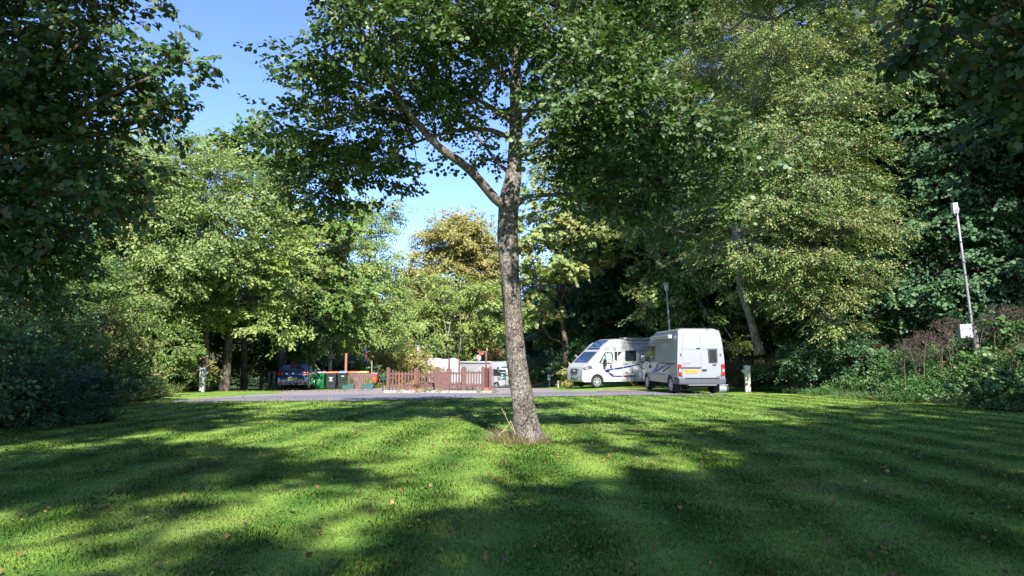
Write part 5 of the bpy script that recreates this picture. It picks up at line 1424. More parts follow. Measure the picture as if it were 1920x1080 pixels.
def far_motorhome():
    t = thing('motorhome', 'long white motorhome far behind the fence, cab half hidden by the lone trunk', 'motorhome')
    def df(x, y, z):
        if x > 5.4: y *= 1 - .12 * (x - 5.4) / 1.4
        return (x, y, z)
    v = Vehicle(t, 2.25, df, {0: [2, 4, 5.4, 6, 6.4], 1: [-.9, .9], 2: [1, 1.5, 2, 2.3]}); v.mid = 3
    prof = [(0, .45), (0, 2.5), (.15, 2.66), (4.7, 2.68), (5.3, 2.6), (6.0, 2.25), (6.5, 1.75), (6.75, 1.1), (6.8, .5), (6.7, .36)] + arch(5.75, .34, .40, .36)[::-1] + [(4.6, .36)] + arch(1.5, .34, .4, .36)[::-1]
    v.body(prof, 'body', M['white_paint'], .07)
    for sg in (1, -1):
        for a, b in ((2.6, 3.1), (.5, 1.5)):
            v.side([(a, 1.6), (b, 1.6), (b, 1.95), (a, 1.95)], 'window', M['stripe_grey'], .012, sg)
        v.side([(4.55, 1.5), (4.95, 1.5), (4.95, 1.8), (4.55, 1.8)], 'window', M['glass'], .012, sg)
        v.side([(5.3, 1.30), (6.35, 1.30), (6.1, 1.85), (5.6, 1.95), (5.3, 1.95)], 'cab_window', M['glass'], .01, sg)
        v.side([(4.45, 1.0), (4.9, 1.2), (4.45, 1.25)], 'decal', M['teal'], .012, sg)
        v.side([(3.5, .55), (4.05, .55), (4.05, 2.1), (3.5, 2.1)], 'door', M['white_ink'], .012, sg)
        v.side([(.2, 2.40), (5.0, 2.40), (5.0, 2.45), (.2, 2.45)], 'trim', M['stripe_grey'], .01, sg)
        MB().box((6.0, sg * 1.12, 1.95), (.12, .14, .4)).build('wing_mirror', M['dark_plastic'], t)
        for x in (1.5, 5.75): v.wheel(x, sg * .95, .34, .2, 5)
        MB().box((2.9, sg * 1.16, 2.60), (4.6, .12, .14)).build('awning', M['white_ink'], t, bevel=.03)
    v.slope((6.66, 1.32), (6.1, 2.16), .85, .8, 'windscreen', M['glass'], .02)
    v.end([(-.6, .6), (.6, .6), (.6, .95), (-.6, .95)], 6.75, 6.85, 'grille', M['dark_plastic'])
    s = MB().lathe([(.02, 0), (.30, .06), (.34, .16), (.02, .10)], 'y', 18, (2.2, .3, 3.0)); d = s.build('satellite_dish', M['white_ink'], t, smooth=True)
    MB().tube([(2.2, .35, 2.68), (2.2, .35, 3.0)], .04).build('dish_mast', M['galv'], d)
    q = W(861, 700, 71); t.rotation_euler = (0, 0, R(-38)); t.location = (q.x, q.y, gzf(q.x, q.y) - .15)
far_motorhome()

# ================================================================== posts, bins, fences, small things
def at_px(px, d, z=None):
    p = W(px, 700, d); return Vector((p.x, d, gzf(p.x, d) if z is None else z))

# hook-up bollards
def bollard(px, d, h, label, rz=0, sink=0.0):
    loc = at_px(px, d); loc.z -= sink
    t = thing('power_bollard', label, 'bollard', loc, rz)
    for s in (-1, 1):
        MB().box((s * .062, 0, h / 2), (.105, .16, h)).build('board', M['grey_wood'] if False else M['post_wood'], t, bevel=.006)
    MB().box((0, .01, h / 2 - .02), (.022, .13, h - .05)).build('centre_strip', M['dark_plastic'], t)
    c = MB().box((0, 0, h + .05), (.27, .20, .17)).build('cap', M['pale_metal'], t, bevel=.02)
    MB().box((0, 0, h + .145), (.31, .24, .03)).build('lid', M['lid_grey'], c, bevel=.008)
    s = MB().box((-.16, -.02, h - .10), (.12, .12, .14)).build('socket', M['sign_pale'], t, bevel=.02)
    MB().box((-.235, -.02, h - .07), (.05, .09, .05), ry=.4).build('socket_flap', M['sign_pale'], s)
    return t
M['post_wood'] = plain('post_wood', (0.44, 0.42, 0.38), 0.85, var=0.18, scale=12, bstr=.2)
M['sign_pale'] = plain('sign_pale', (0.30, 0.42, 0.48), 0.5, var=0.06)
bollard(1401, 30.6, 1.02, 'pale wooden power bollard on the right, beside the silver van', R(-4))
bollard(380, 32.6, 1.00, 'pale wooden power bollard on the left verge under the pale willow', R(180))

def tapered_pole(mb, h, r0, r1): mb.tube([(0, 0, -.2), (0, 0, h * .3), (0, 0, h)], [r0, (r0 * 2 + r1) / 3, r1], 10)
# the tilted pole with a flood light on the right
def tilted_pole():
    b = W(1833, 700, 25.5); b.z = gzf(b.x, b.y) - .1
    top = W(1792, 384, 25.0)
    t = thing('light_pole', 'tall tilted metal light pole with white box, standing in the growth on the right', 'light pole', b)
    d = top - b
    MB().tube([Vector((0, 0, 0)), d * .3, d * .62, d], [.050, .046, .042, .036], 10).build('pole', M['galv'], t, smooth=True)
    for f in (.30, .55, .63, .76): MB().tube([d * f, d * (f + .006)], .055, 10).build('clamp', M['dark_plastic'], t)
    k = W(1826, 612, 25.4) - b
    MB().box((k.x * .5 + .07, .03, k.z * .5), (.17, .15, k.z), ry=math.atan2(k.x - .02, k.z)).build('wooden_post', M['grey_wood'], t)
    bx = W(1809, 621, 25.3) - b
    q = MB().box(tuple(bx), (.46, .22, .50), ry=-.04).build('meter_box', M['box_grey'], t, bevel=.02)
    MB().box((bx.x, bx.y - .115, bx.z), (.38, .01, .42), ry=-.04).build('box_door', M['pale_metal'], q)
    fx = W(1790, 391, 25.0) - b
    q = MB().box(tuple(fx + Vector((-.03, -.04, 0))), (.20, .16, .40), ry=-.10, rx=.08).build('flood_light', M['pale_metal'], t, bevel=.02)
    for i in range(3): MB().box(tuple(fx + Vector((-.07 + i * .045, -.125, 0))), (.008, .01, .34), ry=-.10).build('fin', M['seam'], q)
    MB().box(tuple(fx + Vector((.10, 0, -.02))), (.10, .06, .10)).build('bracket', M['galv'], t)
M['box_grey'] = plain('box_grey', (0.40, 0.42, 0.47), 0.6, var=.12, scale=4)
tilted_pole()
# lantern lamp posts
def lamp_post(px, d, ytop, label, r=.05, wood=False, cap=.2, tilt=0):
    b = at_px(px, d); top = W(px, ytop, d); h = top.z - b.z
    t = thing('lamp_post', label, 'lamp post', b, 0, None)
    t.rotation_euler = (0, tilt, 0)
    mb = MB(); mb.tube([(0, 0, -.2), (0, 0, 1.0), (0, 0, 1.04), (0, 0, h - .4)], [r * 1.35, r * 1.3, r, r * .85], 10)
    mb.build('pole', M['galv'], t, smooth=False)
    la = MB().lathe([(cap * .42, h - .42), (cap * .55, h - .38), (cap * .75, h - .06)], 'z', 14).build('lantern', M['lamp_glass'], t)
    MB().lathe([(cap * .98, h - .06), (cap * 1.0, h - .02), (cap * .5, h + .02)], 'z', 14).build('lantern_cap', M['galv'], la)
    for k in range(6):
        a = k * math.pi / 3
        MB().tube([(cap * .55 * math.cos(a), cap * .55 * math.sin(a), h - .38), (cap * .77 * math.cos(a), cap * .77 * math.sin(a), h - .06)], .008, 4).build('lantern_bar', M['galv'], la)
    MB().lathe([(r * 1.3, h - .47), (cap * .42, h - .42)], 'z', 12).build('lantern_collar', M['galv'], t)
    return t
lamp_post(1262, 37.5, 530, 'lamp post with tapered lantern rising behind the silver van', .055, cap=.20, tilt=-.045)
lp1 = lamp_post(619.5, 47, 594, 'slim lamp post carrying a triangular sign behind the bins', .045, cap=.10)
lamp_post(783, 57, 648, 'small white-headed lamp post behind the left half of the picket fence', .045, cap=.15)
def tri_sign():
    b = at_px(620, 46.9)
    zt = W(620, 657, 46.9).z; zb = W(620, 672.5, 46.9).z
    hw = .27
    t = thing('road_sign', 'triangular road sign seen from its grey back on the slim lamp post', 'sign', (b.x, b.y + .07, zb))
    h = zt - zb
    MB().add([(-hw, 0, 0), (hw, 0, 0), (0, 0, h), (-hw, .02, 0), (hw, .02, 0), (0, .02, h)], [(0, 1, 2), (5, 4, 3), (0, 3, 4, 1), (1, 4, 5, 2), (2, 5, 3, 0)]).build('plate', M['box_grey'], t)
    for z in (.14, .36): MB().box((0, -.02, z), (.16, .03, .03)).build('clip', M['dark_plastic'], t)
    t2 = thing('junction_box', 'pale narrow box strapped to the slim lamp post below the triangular sign', 'box', (b.x - .02, b.y - .1, W(620, 695, 46.9).z))
    MB().box((0, 0, .35), (.2, .14, .66)).build('case', M['pale_metal'], t2, bevel=.02)
    MB().box((0, -.075, .62), (.09, .01, .06)).build('vent', M['plate_ink'], t2)
tri_sign()
def small_table_sign():
    b = at_px(606, 45.5)
    t = thing('notice_board', 'small flat-topped teal notice stand between the black car and the lamp post', 'sign', b)
    h = W(606, 682.5, 45.5).z - b.z
    MB().box((0, 0, h / 2), (.09, .09, h)).build('post', M['brown_wood'], t)
    MB().box((0, 0, h), (.42, .18, .10), rx=.3).build('board', M['teal'], t)
small_table_sign()
def timber_post(px, d, ytop, label, mat, w_=.12, ybot=None):
    b = at_px(px, d); top = W(px, ytop, d)
    t = thing('timber_post', label, 'post', b)
    h = top.z - b.z
    MB().box((0, 0, h / 2), (w_, w_, h)).build('shaft', M[mat], t, bevel=.01)
    MB().box((0, 0, h + .015), (w_ * .9, w_ * .9, .03), taper=.4).build('top', M[mat], t)
    return t
timber_post(648.5, 43.8, 663, 'tall orange-brown timber post at the left end of the board screen', 'orange_wood', .13)
timber_post(526.5, 43, 684, 'pale weathered post just left of the blue hatchback', 'grey_wood', .14)
timber_post(697, 44.5, 678, 'thin grey stake at the right end of the board screen', 'grey_wood', .05)
def banner_post():
    b = at_px(685, 50); t = thing('banner_post', 'dark blue and red upright post beside the shed gable', 'post', b)
    h = W(685, 652, 50).z - b.z
    MB().box((0, 0, h / 2), (.13, .10, h)).build('blue_side', M['sign_blue'], t)
    MB().box((.10, 0, h * .60), (.07, .08, h * .62)).build('red_side', M['red_lens'], t)
    MB().box((0, 0, h + .06), (.17, .14, .14)).build('head', M['dark_plastic'], t)
    l = MB().lathe([(.05, -.08), (.10, -.04), (.10, .04), (.03, .09)], 'z', 12, (-.22, 0, h - .55)).build('globe', M['white_ink'], t, smooth=True)
    MB().tube([(-.22, 0, h - .45), (0, 0, h - .42)], .015).build('bracket', M['galv'], t)
banner_post()

# post and rail fence left of the blue car
def rail_fence():
    t = thing('rail_fence', 'low weathered post and rail fence in shade left of the blue hatchback', 'fence', at_px(508, 42))
    b = Vector(t.location)
    for px, d in ((490, 43), (505.5, 42), (514.5, 41.5)):
        q = at_px(px, d) - b; h = 1.05
        MB().box((q.x, q.y, q.z + h / 2), (.16, .14, h)).build('post', M['grey_wood'], t, bevel=.01)
    for z in (.45, .85):
        MB().tube([at_px(488, 43.1) - b + Vector((0, 0, z)), at_px(505.5, 42) - b + Vector((0, .08, z)), at_px(515, 41.5) - b + Vector((0, .08, z))], .035, 6).build('rail', M['grey_wood'], t)
rail_fence()

# wheeled bins
def wheelie(px, d, w_, h, body, lid, label, rz=0, deco=None, dep=None):
    t = thing('wheelie_bin', label, 'bin', at_px(px, d), rz)
    t.location.z += .01
    dp = dep or w_ * 1.1
    mb = MB()
    hb = h - .10
    vs = []
    for z, s in ((.06, .80), (hb * .9, .98), (hb * .9 + .005, 1.03), (hb, 1.03)):
        for x, y in ((-1, -1), (1, -1), (1, 1), (-1, 1)): vs.append((x * w_ / 2 * s, y * dp / 2 * s + (0 if y > 0 else 0), z))
    fs = [(3, 2, 1, 0), (12, 13, 14, 15)]
    for k in range(3):
        for i in range(4):
            j = (i + 1) % 4; fs.append((4 * k + i, 4 * k + j, 4 * k + 4 + j, 4 * k + 4 + i))
    mb.add(vs, fs)
    bo = mb.build('tub', M[body], t, bevel=.012)
    for sx in (-.28, .28): MB().box((sx * w_, -dp * .47, hb * .45), (.02, .03, hb * .7), rx=-.10).build('rib', M[body], bo)
    ld = MB().add([(-w_ * .53, -dp * .56, hb), (w_ * .53, -dp * .56, hb), (w_ * .53, dp * .54, hb), (-w_ * .53, dp * .54, hb),
                   (-w_ * .50, -dp * .52, hb + .05), (w_ * .50, -dp * .52, hb + .05), (w_ * .44, dp * .50, hb + .10), (-w_ * .44, dp * .50, hb + .10)],
                  [(3, 2, 1, 0), (4, 5, 6, 7), (0, 1, 5, 4), (1, 2, 6, 5), (2, 3, 7, 6), (3, 0, 4, 7)]).build('lid', M[lid], t, bevel=.012)
    MB().tube([(-w_ * .4, dp * .58, hb - .02), (w_ * .4, dp * .58, hb - .02)], .018).build('handle', M['dark_plastic'], t)
    for sx in (-1, 1): MB().lathe([(.10, -.03), (.10, .03)], 'x', 16, (sx * w_ * .40, dp * .46, .10)).build('wheel', M['rubber'], t)
    if deco: deco(t, w_, dp, hb)
    return t
def yf(dp, z, hb): return -dp / 2 * (.80 + .18 * min(1, (z - .06) / (hb * .9 - .06))) - .012
def deco_green(t, w_, dp, hb):
    z = hb * .62; y = yf(dp, z, hb)
    MB().add([(-.10, y, z - .04), (.03, y, z - .04), (.07, y - .004, z + .10), (.0, y, z + .05)], [(0, 1, 2, 3)]).build('emblem', M['white_ink'], t)
    MB().box((-.02, y, z - .08), (.22, .006, .022)).build('emblem_text', M['white_ink'], t)
    MB().box((-.05, yf(dp, hb * .44, hb), hb * .44), (.09, .006, .12)).build('sticker', plain('sticker_lime', (0.15, 0.62, 0.13), .5), t)
def deco_black(t, w_, dp, hb):
    z = hb * .62; y = yf(dp, z, hb)
    MB().box((0, y - .006, z + .12), (.26, .006, .03)).build('emblem_text', M['white_ink'], t)
    MB().box((0, y + .006, z - .10), (.26, .006, .03)).build('emblem_text', M['white_ink'], t)
    MB().add([(-.08, y - .004, z + .09), (.08, y - .004, z + .09), (.05, y, z - .06), (-.05, y, z - .06)], [(0, 1, 2, 3)]).build('emblem', M['white_ink'], t)
    MB().lathe([(.022, -.004), (.022, .004)], 'y', 10, (0, y - .008, z + .035)).build('emblem_dot', M['plate_ink'], t)
def deco_grey(t, w_, dp, hb):
    z = hb * .80; y = yf(dp, z, hb)
    MB().box((.05, y, z), (.17, .006, .05)).build('label_strip', M['white_ink'], t)
wheelie(601, 43.0, .60, 1.10, 'bin_green', 'lid_pink', 'green wheelie bin with pinkish grey lid beside the blue hatchback', R(3), deco_green)
wheelie(622.5, 43.2, .64, 1.10, 'bin_black', 'lid_orange', 'black wheelie bin with orange lid and white emblem, right of the green bin', R(4), deco_black)
wheelie(643, 43.4, .56, 1.12, 'bin_black', 'lid_grey', 'black wheelie bin with grey lid, left of the board screen', R(3), deco_grey)
for px, lab, ld in ((662, 'orange-lidded bin behind the left half of the board screen', 'lid_orange'), (681, 'yellow-lidded bin behind the right half of the board screen', 'lid_yellow')):
    wheelie(px, 44.6, .62, 1.13, 'bin_black', ld, lab, 0)
def board_screen():
    a = at_px(649, 43.7); b = at_px(697.5, 44.0)
    t = thing('board_screen', 'brown close-boarded timber screen hiding two bins', 'fence', a)
    n = 12; L = (b - a).length
    ang = math.atan2(b.y - a.y, b.x - a.x); t.rotation_euler = (0, 0, ang)
    mb = MB()
    for i in range(n):
        mb.box(((i + .5) * L / n, (.012 if i % 2 else 0), .50), (L / n - .008, .02, .98))
    mb.build('boards', M['board_wood'], t)
    for x in (0, L / 2, L): MB().box((x, .07, .5), (.09, .09, 1.0)).build('post', M['board_wood'], t)
    for z in (.2, .8): MB().box((L / 2, .04, z), (L, .035, .08)).build('rail', M['board_wood'], t)
    for x in (.52, .68): MB().box((x, -.02, .62), (.03, .02, .22)).build('latch', M['galv'], t)
board_screen()
def litter_bin():
    b = at_px(702, 44.6); t = thing('litter_bin', 'small red litter bin mounted at the right end of the board screen', 'bin', (b.x, b.y, W(702, 717, 44.6).z))
    MB().add([(x * .19 * s, y * .16 * s, z) for z, s in ((0, .72), (.55, 1)) for x, y in ((-1, -1), (1, -1), (1, 1), (-1, 1))], [(3, 2, 1, 0), (4, 5, 6, 7), (0, 1, 5, 4), (1, 2, 6, 5), (2, 3, 7, 6), (3, 0, 4, 7)]).build('tub', M['red_plastic'], t, bevel=.015)
    MB().box((.02, 0, .58), (.42, .36, .06), ry=.12).build('lid', M['lid_grey'], t, bevel=.015)
    MB().box((-.22, .05, -.05), (.05, .05, 1.2)).build('post', M['grey_wood'], t)
litter_bin()
def hanging_basket_tub():
    b = at_px(719, 34.6); z = W(719, 714, 34.6).z
    t = thing('plant_tub', 'teal plant tub on a leg at the left end of the picket fence', 'planter', (b.x, b.y, z))
    MB().lathe([(.10, 0), (.19, .14), (.20, .16)], 'z', 14).build('tub', M['teal'], t)
    MB().tube([(0, 0, gzf(b.x, b.y) - z), (0, 0, 0)], .03).build('leg', M['dark_plastic'], t)
hanging_basket_tub()
def planter(px, d, w_, h, dep, mat, label, plants=None, kind='box', seed=1, leaf='lime', zoff=0):
    t = thing('planter', label, 'planter', at_px(px, d) + Vector((0, 0, .015 + zoff)))
    if kind == 'box':
        MB().add([(x * w_ / 2 * s, y * dep / 2 * s, z) for z, s in ((0, .88), (h, 1)) for x, y in ((-1, -1), (1, -1), (1, 1), (-1, 1))], [(3, 2, 1, 0), (4, 5, 6, 7), (0, 1, 5, 4), (1, 2, 6, 5), (2, 3, 7, 6), (3, 0, 4, 7)]).build('trough', M[mat], t, bevel=.01)
        MB().box((0, 0, h), (w_ * 1.03, dep * 1.05, .03)).build('rim', M[mat], t)
    else:
        MB().lathe([(w_ * .38, 0), (w_ * .5, h * .8), (w_ * .52, h)], 'z', 18).build('tub', M[mat], t)
    if plants:
        rng = np.random.default_rng(seed); n = int(plants * 60)
        O = np.stack([(rng.random(n) - .5) * w_ * .9, (rng.random(n) - .5) * dep * .9, h + .02 + rng.random(n) ** 1.3 * plants * .35], -1)
        temps = [spray_template(rng, 'oval', .055, .15, 6) for _ in range(4)]
        V = spray_cloud(rng, O, rng.normal(size=O.shape) + np.array([0, 0, .5]), rng.normal(size=O.shape) * .6 + np.array([0, -.3, 1]), .8 + .4 * rng.random(n), temps)
        link_mesh('plants', leaf_mesh('plants', V, 6), LEAF[leaf], t)
    return t
planter(654, 43.2, .75, .26, .3, 'teal', 'dark teal trough of sparse plants at the left foot of the board screen', 1.3, seed=3, leaf='under')
planter(690.5, 43.3, .72, .30, .3, 'teal', 'pale green trough with a yellow-green plant at the right foot of the board screen', .9, seed=4)

# kerbed island with the picket fence
KI = 31.0
def island():
    a = at_px(720, 30.8); b = at_px(930, 30.4)
    n = 12
    t = thing('kerb', 'pale concrete kerb edging the picket fence island', 'kerb', a)
    ang = math.atan2(b.y - a.y, b.x - a.x); L = (b - a).length
    t.rotation_euler = (0, 0, ang)
    for i in range(n):
        o = MB().box(((i + .5) * L / n, 0, .02), (L / n - .012, .14, .20)).build('kerb_stone', M['concrete'], t, bevel=.012)
    rng = np.random.default_rng(5)
    O = []
    for x in (.7, 1.55, 1.9, 2.05, 2.5, 4.3, 4.95): 
        for _ in range(9): O.append((x + rng.normal(0, .05), -.09, .02 + .1 * rng.random()))
    O = np.array(O); temps = [spray_template(rng, 'blade', .12, .06, 5)]
    V = spray_cloud(rng, O, rng.normal(size=O.shape) * .5 + np.array([0, -.2, 1.]), rng.normal(size=O.shape), np.ones(len(O)), temps)
    o = link_mesh('kerb_weeds', leaf_mesh('kerb_weeds', V, 4), LEAF['lime']); o.location = a; o.rotation_euler = (0, 0, ang)
    tag(o, 'small weeds sprouting along the pale kerb', 'weeds', kind='stuff')
island()
def picket_fence():
    t = thing('picket_fence', 'brown picket fence with dipping tops around a small garden by the road', 'fence', at_px(820, 31.6))
    b = Vector(t.location)
    def panel(pa, pb, n, h, dip, z0=.10, solid=False, mat='brown_wood', warm=()):
        a, c = at_px(*pa) - b, at_px(*pb) - b
        d = (c - a); L = math.hypot(d.x, d.y); ang = math.atan2(d.y, d.x)
        mb, mw = MB(), MB()
        for i in range(n):
            f = (i + .5) / n; p = a.lerp(c, f)
            hh = h - dip * math.sin(math.pi * f) ** 1.2
            w_ = L / n * (.98 if solid else .54)
            for m_ in ((mw if i in warm else mb),):
                m_.box((p.x, p.y, p.z + z0 + (hh - .06) / 2), (w_, .022, hh - .06), rz=ang)
                m_.add([(p.x + s * w_ / 2 * math.cos(ang) - q * math.sin(ang) * .011, p.y + s * w_ / 2 * math.sin(ang) + q * .011, p.z + z0 + hh - .06) for q in (-1, 1) for s in (-1, 1)] +
                       [(p.x + q * -math.sin(ang) * .011, p.y + q * .011, p.z + z0 + hh) for q in (-1, 1)], [(0, 1, 4), (3, 2, 5), (0, 4, 5, 2), (1, 3, 5, 4)])
        o = mb.build('picket_panel', M[mat], t)
        if mw.v: mw.build('picket_panel', M['brown_wood_warm'], t)
        m = (a + c) / 2
        for z in (.22, .72):
            MB().box((m.x - math.sin(ang) * .035, m.y + .035, m.z + z0 + z * h), (L, .04, .09), rz=ang).build('rail', M[mat], t)
    def post(px, d, h, w_=.11, mat='brown_wood'):
        q = at_px(px, d) - b
        p = MB().box((q.x, q.y, q.z + h / 2), (w_, w_, h)).build('post', M[mat], t)
        MB().box((q.x, q.y, q.z + h + .015), (w_ * 1.1, w_ * 1.1, .03), taper=.6).build('post_cap', M[mat], p)
    panel((728, 31.6), (781, 31.4), 9, 1.02, .17, warm=(3, 4, 8))
    panel((783, 32.4), (817, 32.2), 6, 1.0, .24)
    panel((820, 31.2), (842, 31.2), 4, 1.06, .20, solid=True)
    panel((843, 31.25), (868, 31.25), 5, 1.06, .24)
    panel((871, 31.2), (906, 31.2), 7, 1.10, .28)
    panel((907, 31.3), (920, 31.9), 4, 1.04, .0, solid=True)
    for px, d, h, w_ in ((728, 31.5, 1.10, .13), (781.5, 31.5, 1.06, .12), (818.5, 31.3, 1.12, .14), (869, 31.2, 1.14, .13), (906, 31.2, 1.12, .12), (919.5, 31.5, 1.14, .12), (924.5, 32.2, 1.02, .05)):
        post(px, d, h, w_)
    for px, d, h in ((799.5, 33.4, 1.56), (842, 33, 1.55), (861, 33, 1.52)): post(px, d, h, .085)
    q = at_px(799.5, 33.2) - b
    MB().box((q.x, q.y - .1, q.z + .82), (.20, .16, .10), taper=.6).build('bird_table', M['brown_wood'], t)
picket_fence()
def gallows():
    b = at_px(911.5, 33.2); t = thing('hanging_post', 'brown post with a side arm standing at the right end of the picket fence', 'post', b)
    h = W(911, 658, 33.2).z - b.z
    MB().box((0, 0, h / 2), (.085, .085, h)).build('upright', M['brown_wood'], t)
    MB().box((-.20, 0, h - .04), (.46, .08, .08)).build('arm', M['brown_wood'], t)
    MB().box((-.22, -.03, h - .13), (.22, .10, .08)).build('hook_plate', M['red_plastic'], t)
    MB().tube([(-.30, 0, h - .1), (-.46, 0, h - .6)], .02).build('brace', M['brown_wood_warm'], t)
gallows()
planter(754.5, 31.7, .50, .16, .4, 'concrete', 'low white stone bowl under the left picket panel', .4, kind='tub', seed=7, leaf='lime', zoff=-.01)
planter(772, 31.3, .22, .13, .2, 'terracotta', 'small terracotta pot under the left picket panel', None, zoff=0)
planter(786, 31.4, .36, .17, .22, 'terracotta', 'long terracotta trough under the recessed picket panel', .4, seed=8, leaf='rust')
planter(846, 31.7, 1.05, .17, .3, 'stone', 'longer grey stone trough under the solid picket panel', .5, seed=9, leaf='under')
planter(881, 31.7, .52, .16, .3, 'stone', 'shorter grey stone trough under the right picket panel', .5, seed=10, leaf='under')
planter(912, 31.0, .22, .20, .2, 'terracotta', 'pinkish clay pot at the right foot of the picket fence', None)
# picnic bench inside the enclosure
def green_board():
    b = at_px(940, 58); z = W(940, 716, 58).z
    t = thing('notice_board', 'green site notice board with a white roundel beside the lone trunk', 'sign', b)
    def zz(y): return W(940, y, 58).z - b.z
    for x in (-.27, .36): MB().box((x, .02, zz(695) / 2), (.05, .05, zz(695))).build('post', M['brown_wood' if x < 0 else 'orange_wood'], t)
    MB().box((.04, 0, (zz(693.5) + zz(697.5)) / 2), (.60, .03, .18)).build('header', M['green_sign'], t)
    text_obj('lettering', 'RECEPTION', .10, M['white_ink'], t, (.04, -.02, (zz(693.5) + zz(697.5)) / 2), (R(90), 0, 0))
    MB().box((.10, 0, (zz(699.5) + zz(706.5)) / 2), (.46, .03, .33)).build('panel', M['green_sign'], t)
    MB().lathe([(.11, -.03), (.11, -.018)], 'y', 20, (.06, 0, (zz(699.5) + zz(706.5)) / 2)).build('roundel', M['white_ink'], t)
    MB().box((.04, .003, zz(710)), (.60, .02, .22)).build('lower_panel', M['white_ink'], t)
    for y in (709.3, 712.0): MB().box((.02, -.012, zz(y)), (.44, .01, .05)).build('text_line', M['green_sign'], t)
green_board()
# the dark shed
def shed():
    a = at_px(528, 51); b = at_px(676, 51)
    t = thing('shed', 'long low dark shed with a felt roof in shade behind the bins', 'shed', ((a.x + b.x) / 2, 52.5, gzf((a.x + b.x) / 2, 52.5)))
    L = (b - a).length
    z = lambda y: W(600, y, 51).z - t.location.z
    h = z(682)
    MB().box((0, .6, h / 2), (L, 3.4, h)).build('wall', M['shed_wood'], t)
    ov = .35; rt = z(668); 
    mb = MB().add([(-L / 2 - ov, -1.5, h - .05), (L / 2 + ov, -1.5, h - .05), (L / 2 + ov, .6, rt), (-L / 2 - ov, .6, rt), (L / 2 + ov, 2.7, h - .05), (-L / 2 - ov, 2.7, h - .05),
                   (-L / 2 - ov, -1.5, h + .04), (L / 2 + ov, -1.5, h + .04), (L / 2 + ov, .6, rt + .09), (-L / 2 - ov, .6, rt + .09), (L / 2 + ov, 2.7, h + .04), (-L / 2 - ov, 2.7, h + .04)],
                  [(0, 1, 2, 3), (3, 2, 4, 5), (6, 7, 8, 9), (9, 8, 10, 11), (0, 1, 7, 6), (1, 2, 8, 7), (2, 4, 10, 8), (4, 5, 11, 10), (5, 3, 9, 11), (3, 0, 6, 9)])
    mb.build('roof', M['roof_felt'], t)
    MB().box((0, -1.53, h), (L + 2 * ov, .03, .16)).build('fascia', M['plate_ink'], t)
    for x in (-L * .3, -L * .05, L * .25):
        w_ = MB().box((x, -1.12, h * .62), (.9, .06, .6)).build('window', M['brown_wood'], t)
        MB().box((x, -1.16, h * .62), (.78, .02, .48)).build('pane', M['glass'], w_)
    MB().box((L * .42, -1.12, h * .48), (.85, .06, h * .9)).build('door', M['brown_wood'], t)
    v = MB().add([(L / 2 - 2.2, -2.6, 0), (L / 2 + 1.2, -2.6, 0), (L / 2 + .9, -2.6, .2)], [(0, 1, 2)])
shed()
px_bush('ivy_bush', 'dark ivy mound over the right end of the shed', [lp(668, 700, 48, 34, 12), lp(655, 688, 48.5, 22, 10), lp(688, 708, 47.5, 14, 10)],
        leaf='dark', shape='oval', size=.14, L=.5, lai=3, cs=.3, seed=95, tr=.03)
# small bollard lights
def stub_light(px, d, h, w_, label):
    t = thing('marker_light', label, 'marker light', at_px(px, d))
    MB().box((0, 0, h / 2), (w_, w_, h)).build('stem', M['white_ink'], t, bevel=.01)
    MB().box((0, 0, h + .03), (w_ * 1.3, w_ * 1.3, .06)).build('cap', M['lid_grey'], t)
stub_light(1046.5, 48, .40, .09, 'small white marker stub on the grass left of the motorhome nose')
q = at_px(1029.5, 52); q.z = W(1029.5, 711, 52).z
t = thing('meter_cabinet', 'small white cabinet in the dark growth right of the lone trunk', 'box', (q.x, q.y, gzf(q.x, q.y)))
hh = W(1029.5, 703, 52).z - t.location.z
MB().box((0, 0, hh - .18), (.24, .18, .40)).build('case', M['white_ink'], t, bevel=.02)
MB().box((.0, 0, (hh - .38) / 2), (.08, .08, hh - .38)).build('stem', M['grey_wood'], t)
# rolling water barrel behind the van's wheel
def water_barrel():
    b = at_px(1352, 29.8); t = thing('water_barrel', 'small grey and silver roll-along waste water barrel on the grass at the van rear wheel', 'water barrel', b + Vector((0, 0, .02)), R(10))
    MB().lathe([(.12, -.19), (.15, -.16), (.15, -.08), (.14, -.07), (.14, .07), (.15, .08), (.15, .16), (.12, .19)], 'x', 20, (0, 0, .16)).build('drum', M['lid_grey'], t)
    for s in (-1, 1):
        MB().lathe([(.16, -.02), (.16, .02)], 'x', 20, (s * .22, 0, .16)).build('wheel', M['dark_plastic'], t)
        MB().lathe([(.09, -.006), (.05, .006)], 'x', 16, (s * .245, 0, .16)).build('hub', M['white_ink'], t)
    MB().tube([(-.22, 0, .16), (-.24, -.12, .33), (.24, -.12, .33), (.22, 0, .16)], .012, 6).build('handle', M['alloy'], t)
water_barrel()
# broken branch lying against the bank left of the motorhome
def snag():
    a = W(1094, 682, 45); b = W(1078, 666, 45)
    t = thing('broken_branch', 'pale broken branch sticking up behind the motorhome bonnet', 'branch', a)
    d = b - a
    MB().tube([Vector((.3, 0, -.5)), Vector((0, 0, 0)), d * .6 + Vector((0, 0, .03)), d], [.06, .075, .06, .085], 8).build('stick', BARK['pale'], t, smooth=True)
snag()

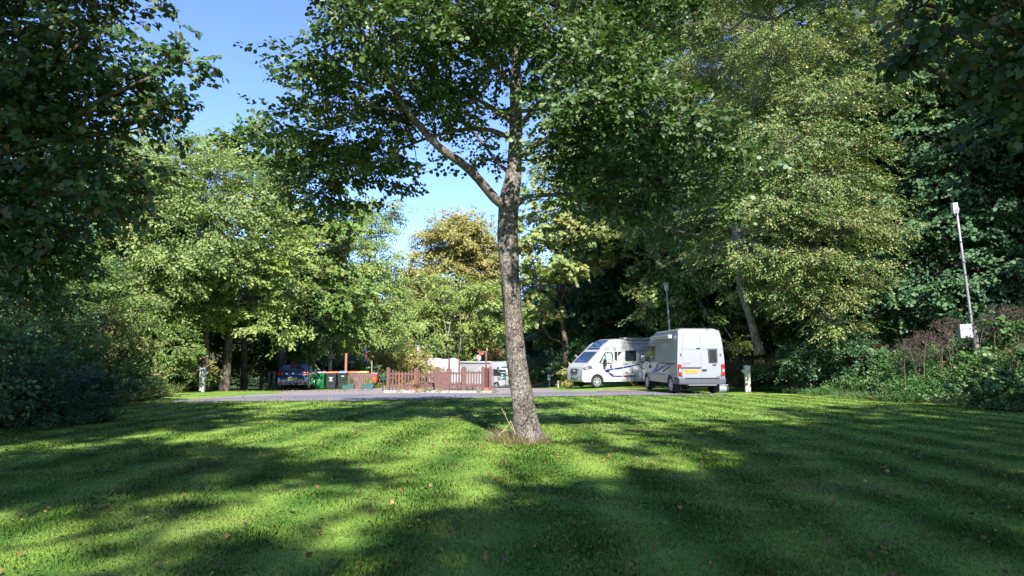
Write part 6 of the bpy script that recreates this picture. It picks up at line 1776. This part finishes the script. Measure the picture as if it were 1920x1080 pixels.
# dead flower heads on the right bank
def seedhead(px, py, d, seed, label, s=1.0):
    rng = np.random.default_rng(seed)
    top = W(px, py, d); b = Vector((top.x + rng.normal(0, .25), top.y + .1, 0)); b.z = gzf(b.x, b.y)
    t = thing('dead_flower_stalk', label, 'plant', b, 0, 'dead flower stalks on the right bank')
    d_ = top - b
    mb = MB(); ends = []
    mb.tube([Vector((0, 0, 0)), d_ * .5 + Vector((rng.normal(0, .05), 0, 0)), d_ * .86], [.012, .010, .007], 5)
    for k in range(7):
        e = d_ + Vector((rng.normal(0, .20), rng.normal(0, .15), rng.normal(-.03, .07))) * s
        mb.tube([d_ * .84, (d_ * .84).lerp(e, .5) + Vector((0, 0, -.02)), e], [.006, .005, .003], 4); ends.append(e)
    for k in range(3):
        f = .45 + .13 * k; p0 = d_ * f; e = p0 + Vector((rng.normal(0, .22), rng.normal(0, .1), .22))
        mb.tube([p0, e], [.005, .003], 4); ends.append(e)
    mb.build('stem', M['stalk'], t)
    O = np.concatenate([np.array(e)[None] + rng.normal(0, 1, (16, 3)) * np.array([.085, .07, .03]) * s for e in ends])
    temps = [spray_template(rng, 'diamond', .035, .06, 8) for _ in range(4)]
    V = spray_cloud(rng, O, rng.normal(size=O.shape) + np.array([0, 0, .6]), rng.normal(size=O.shape), .8 + .5 * rng.random(len(O)), temps)
    link_mesh('flower_head', leaf_mesh('flower_head', V, 4), LEAF['head'], t)
HL = [(1694, 652, 'leftmost dead flower stalk, lower than the rest'), (1703, 644, 'dead flower stalk second from the left end'), (1716, 634, 'dead flower stalk with a clear gap to its right'),
      (1736, 630, 'dead flower stalk in the middle of the left clump'), (1750, 628, 'dead flower stalk just right of the left clump middle'), (1762, 606, 'tall dead flower stalk left of the meter box'),
      (1775, 615, 'dead flower stalk next to the meter box corner'), (1785, 604, 'tallest dead flower stalk left of the pole'), (1728, 648, 'short dead flower stalk in front of the left clump'), (1768, 636, 'short dead flower stalk below the meter box'),
      (1846, 600, 'dead flower stalk just right of the tilted pole'), (1858, 612, 'shorter dead flower stalk right of the pole'), (1870, 590, 'dead flower stalk high in the right clump'),
      (1884, 582, 'tall dead flower stalk near the right frame edge'), (1897, 578, 'tallest dead flower stalk of all at the right frame edge'), (1906, 592, 'dead flower stalk touching the right frame edge'),
      (1915, 602, 'dead flower stalk cut by the right frame edge'), (1876, 618, 'low dead flower stalk in the right clump'), (1893, 612, 'bushy dead flower stalk in the right clump'), (1912, 628, 'lowest dead flower stalk at the right edge'), (1852, 632, 'low dead flower stalk beside the wooden post')]
for i, (px, py, lab) in enumerate(HL): seedhead(px, py, 24.6 + (i % 3) * .5, 200 + i, lab)
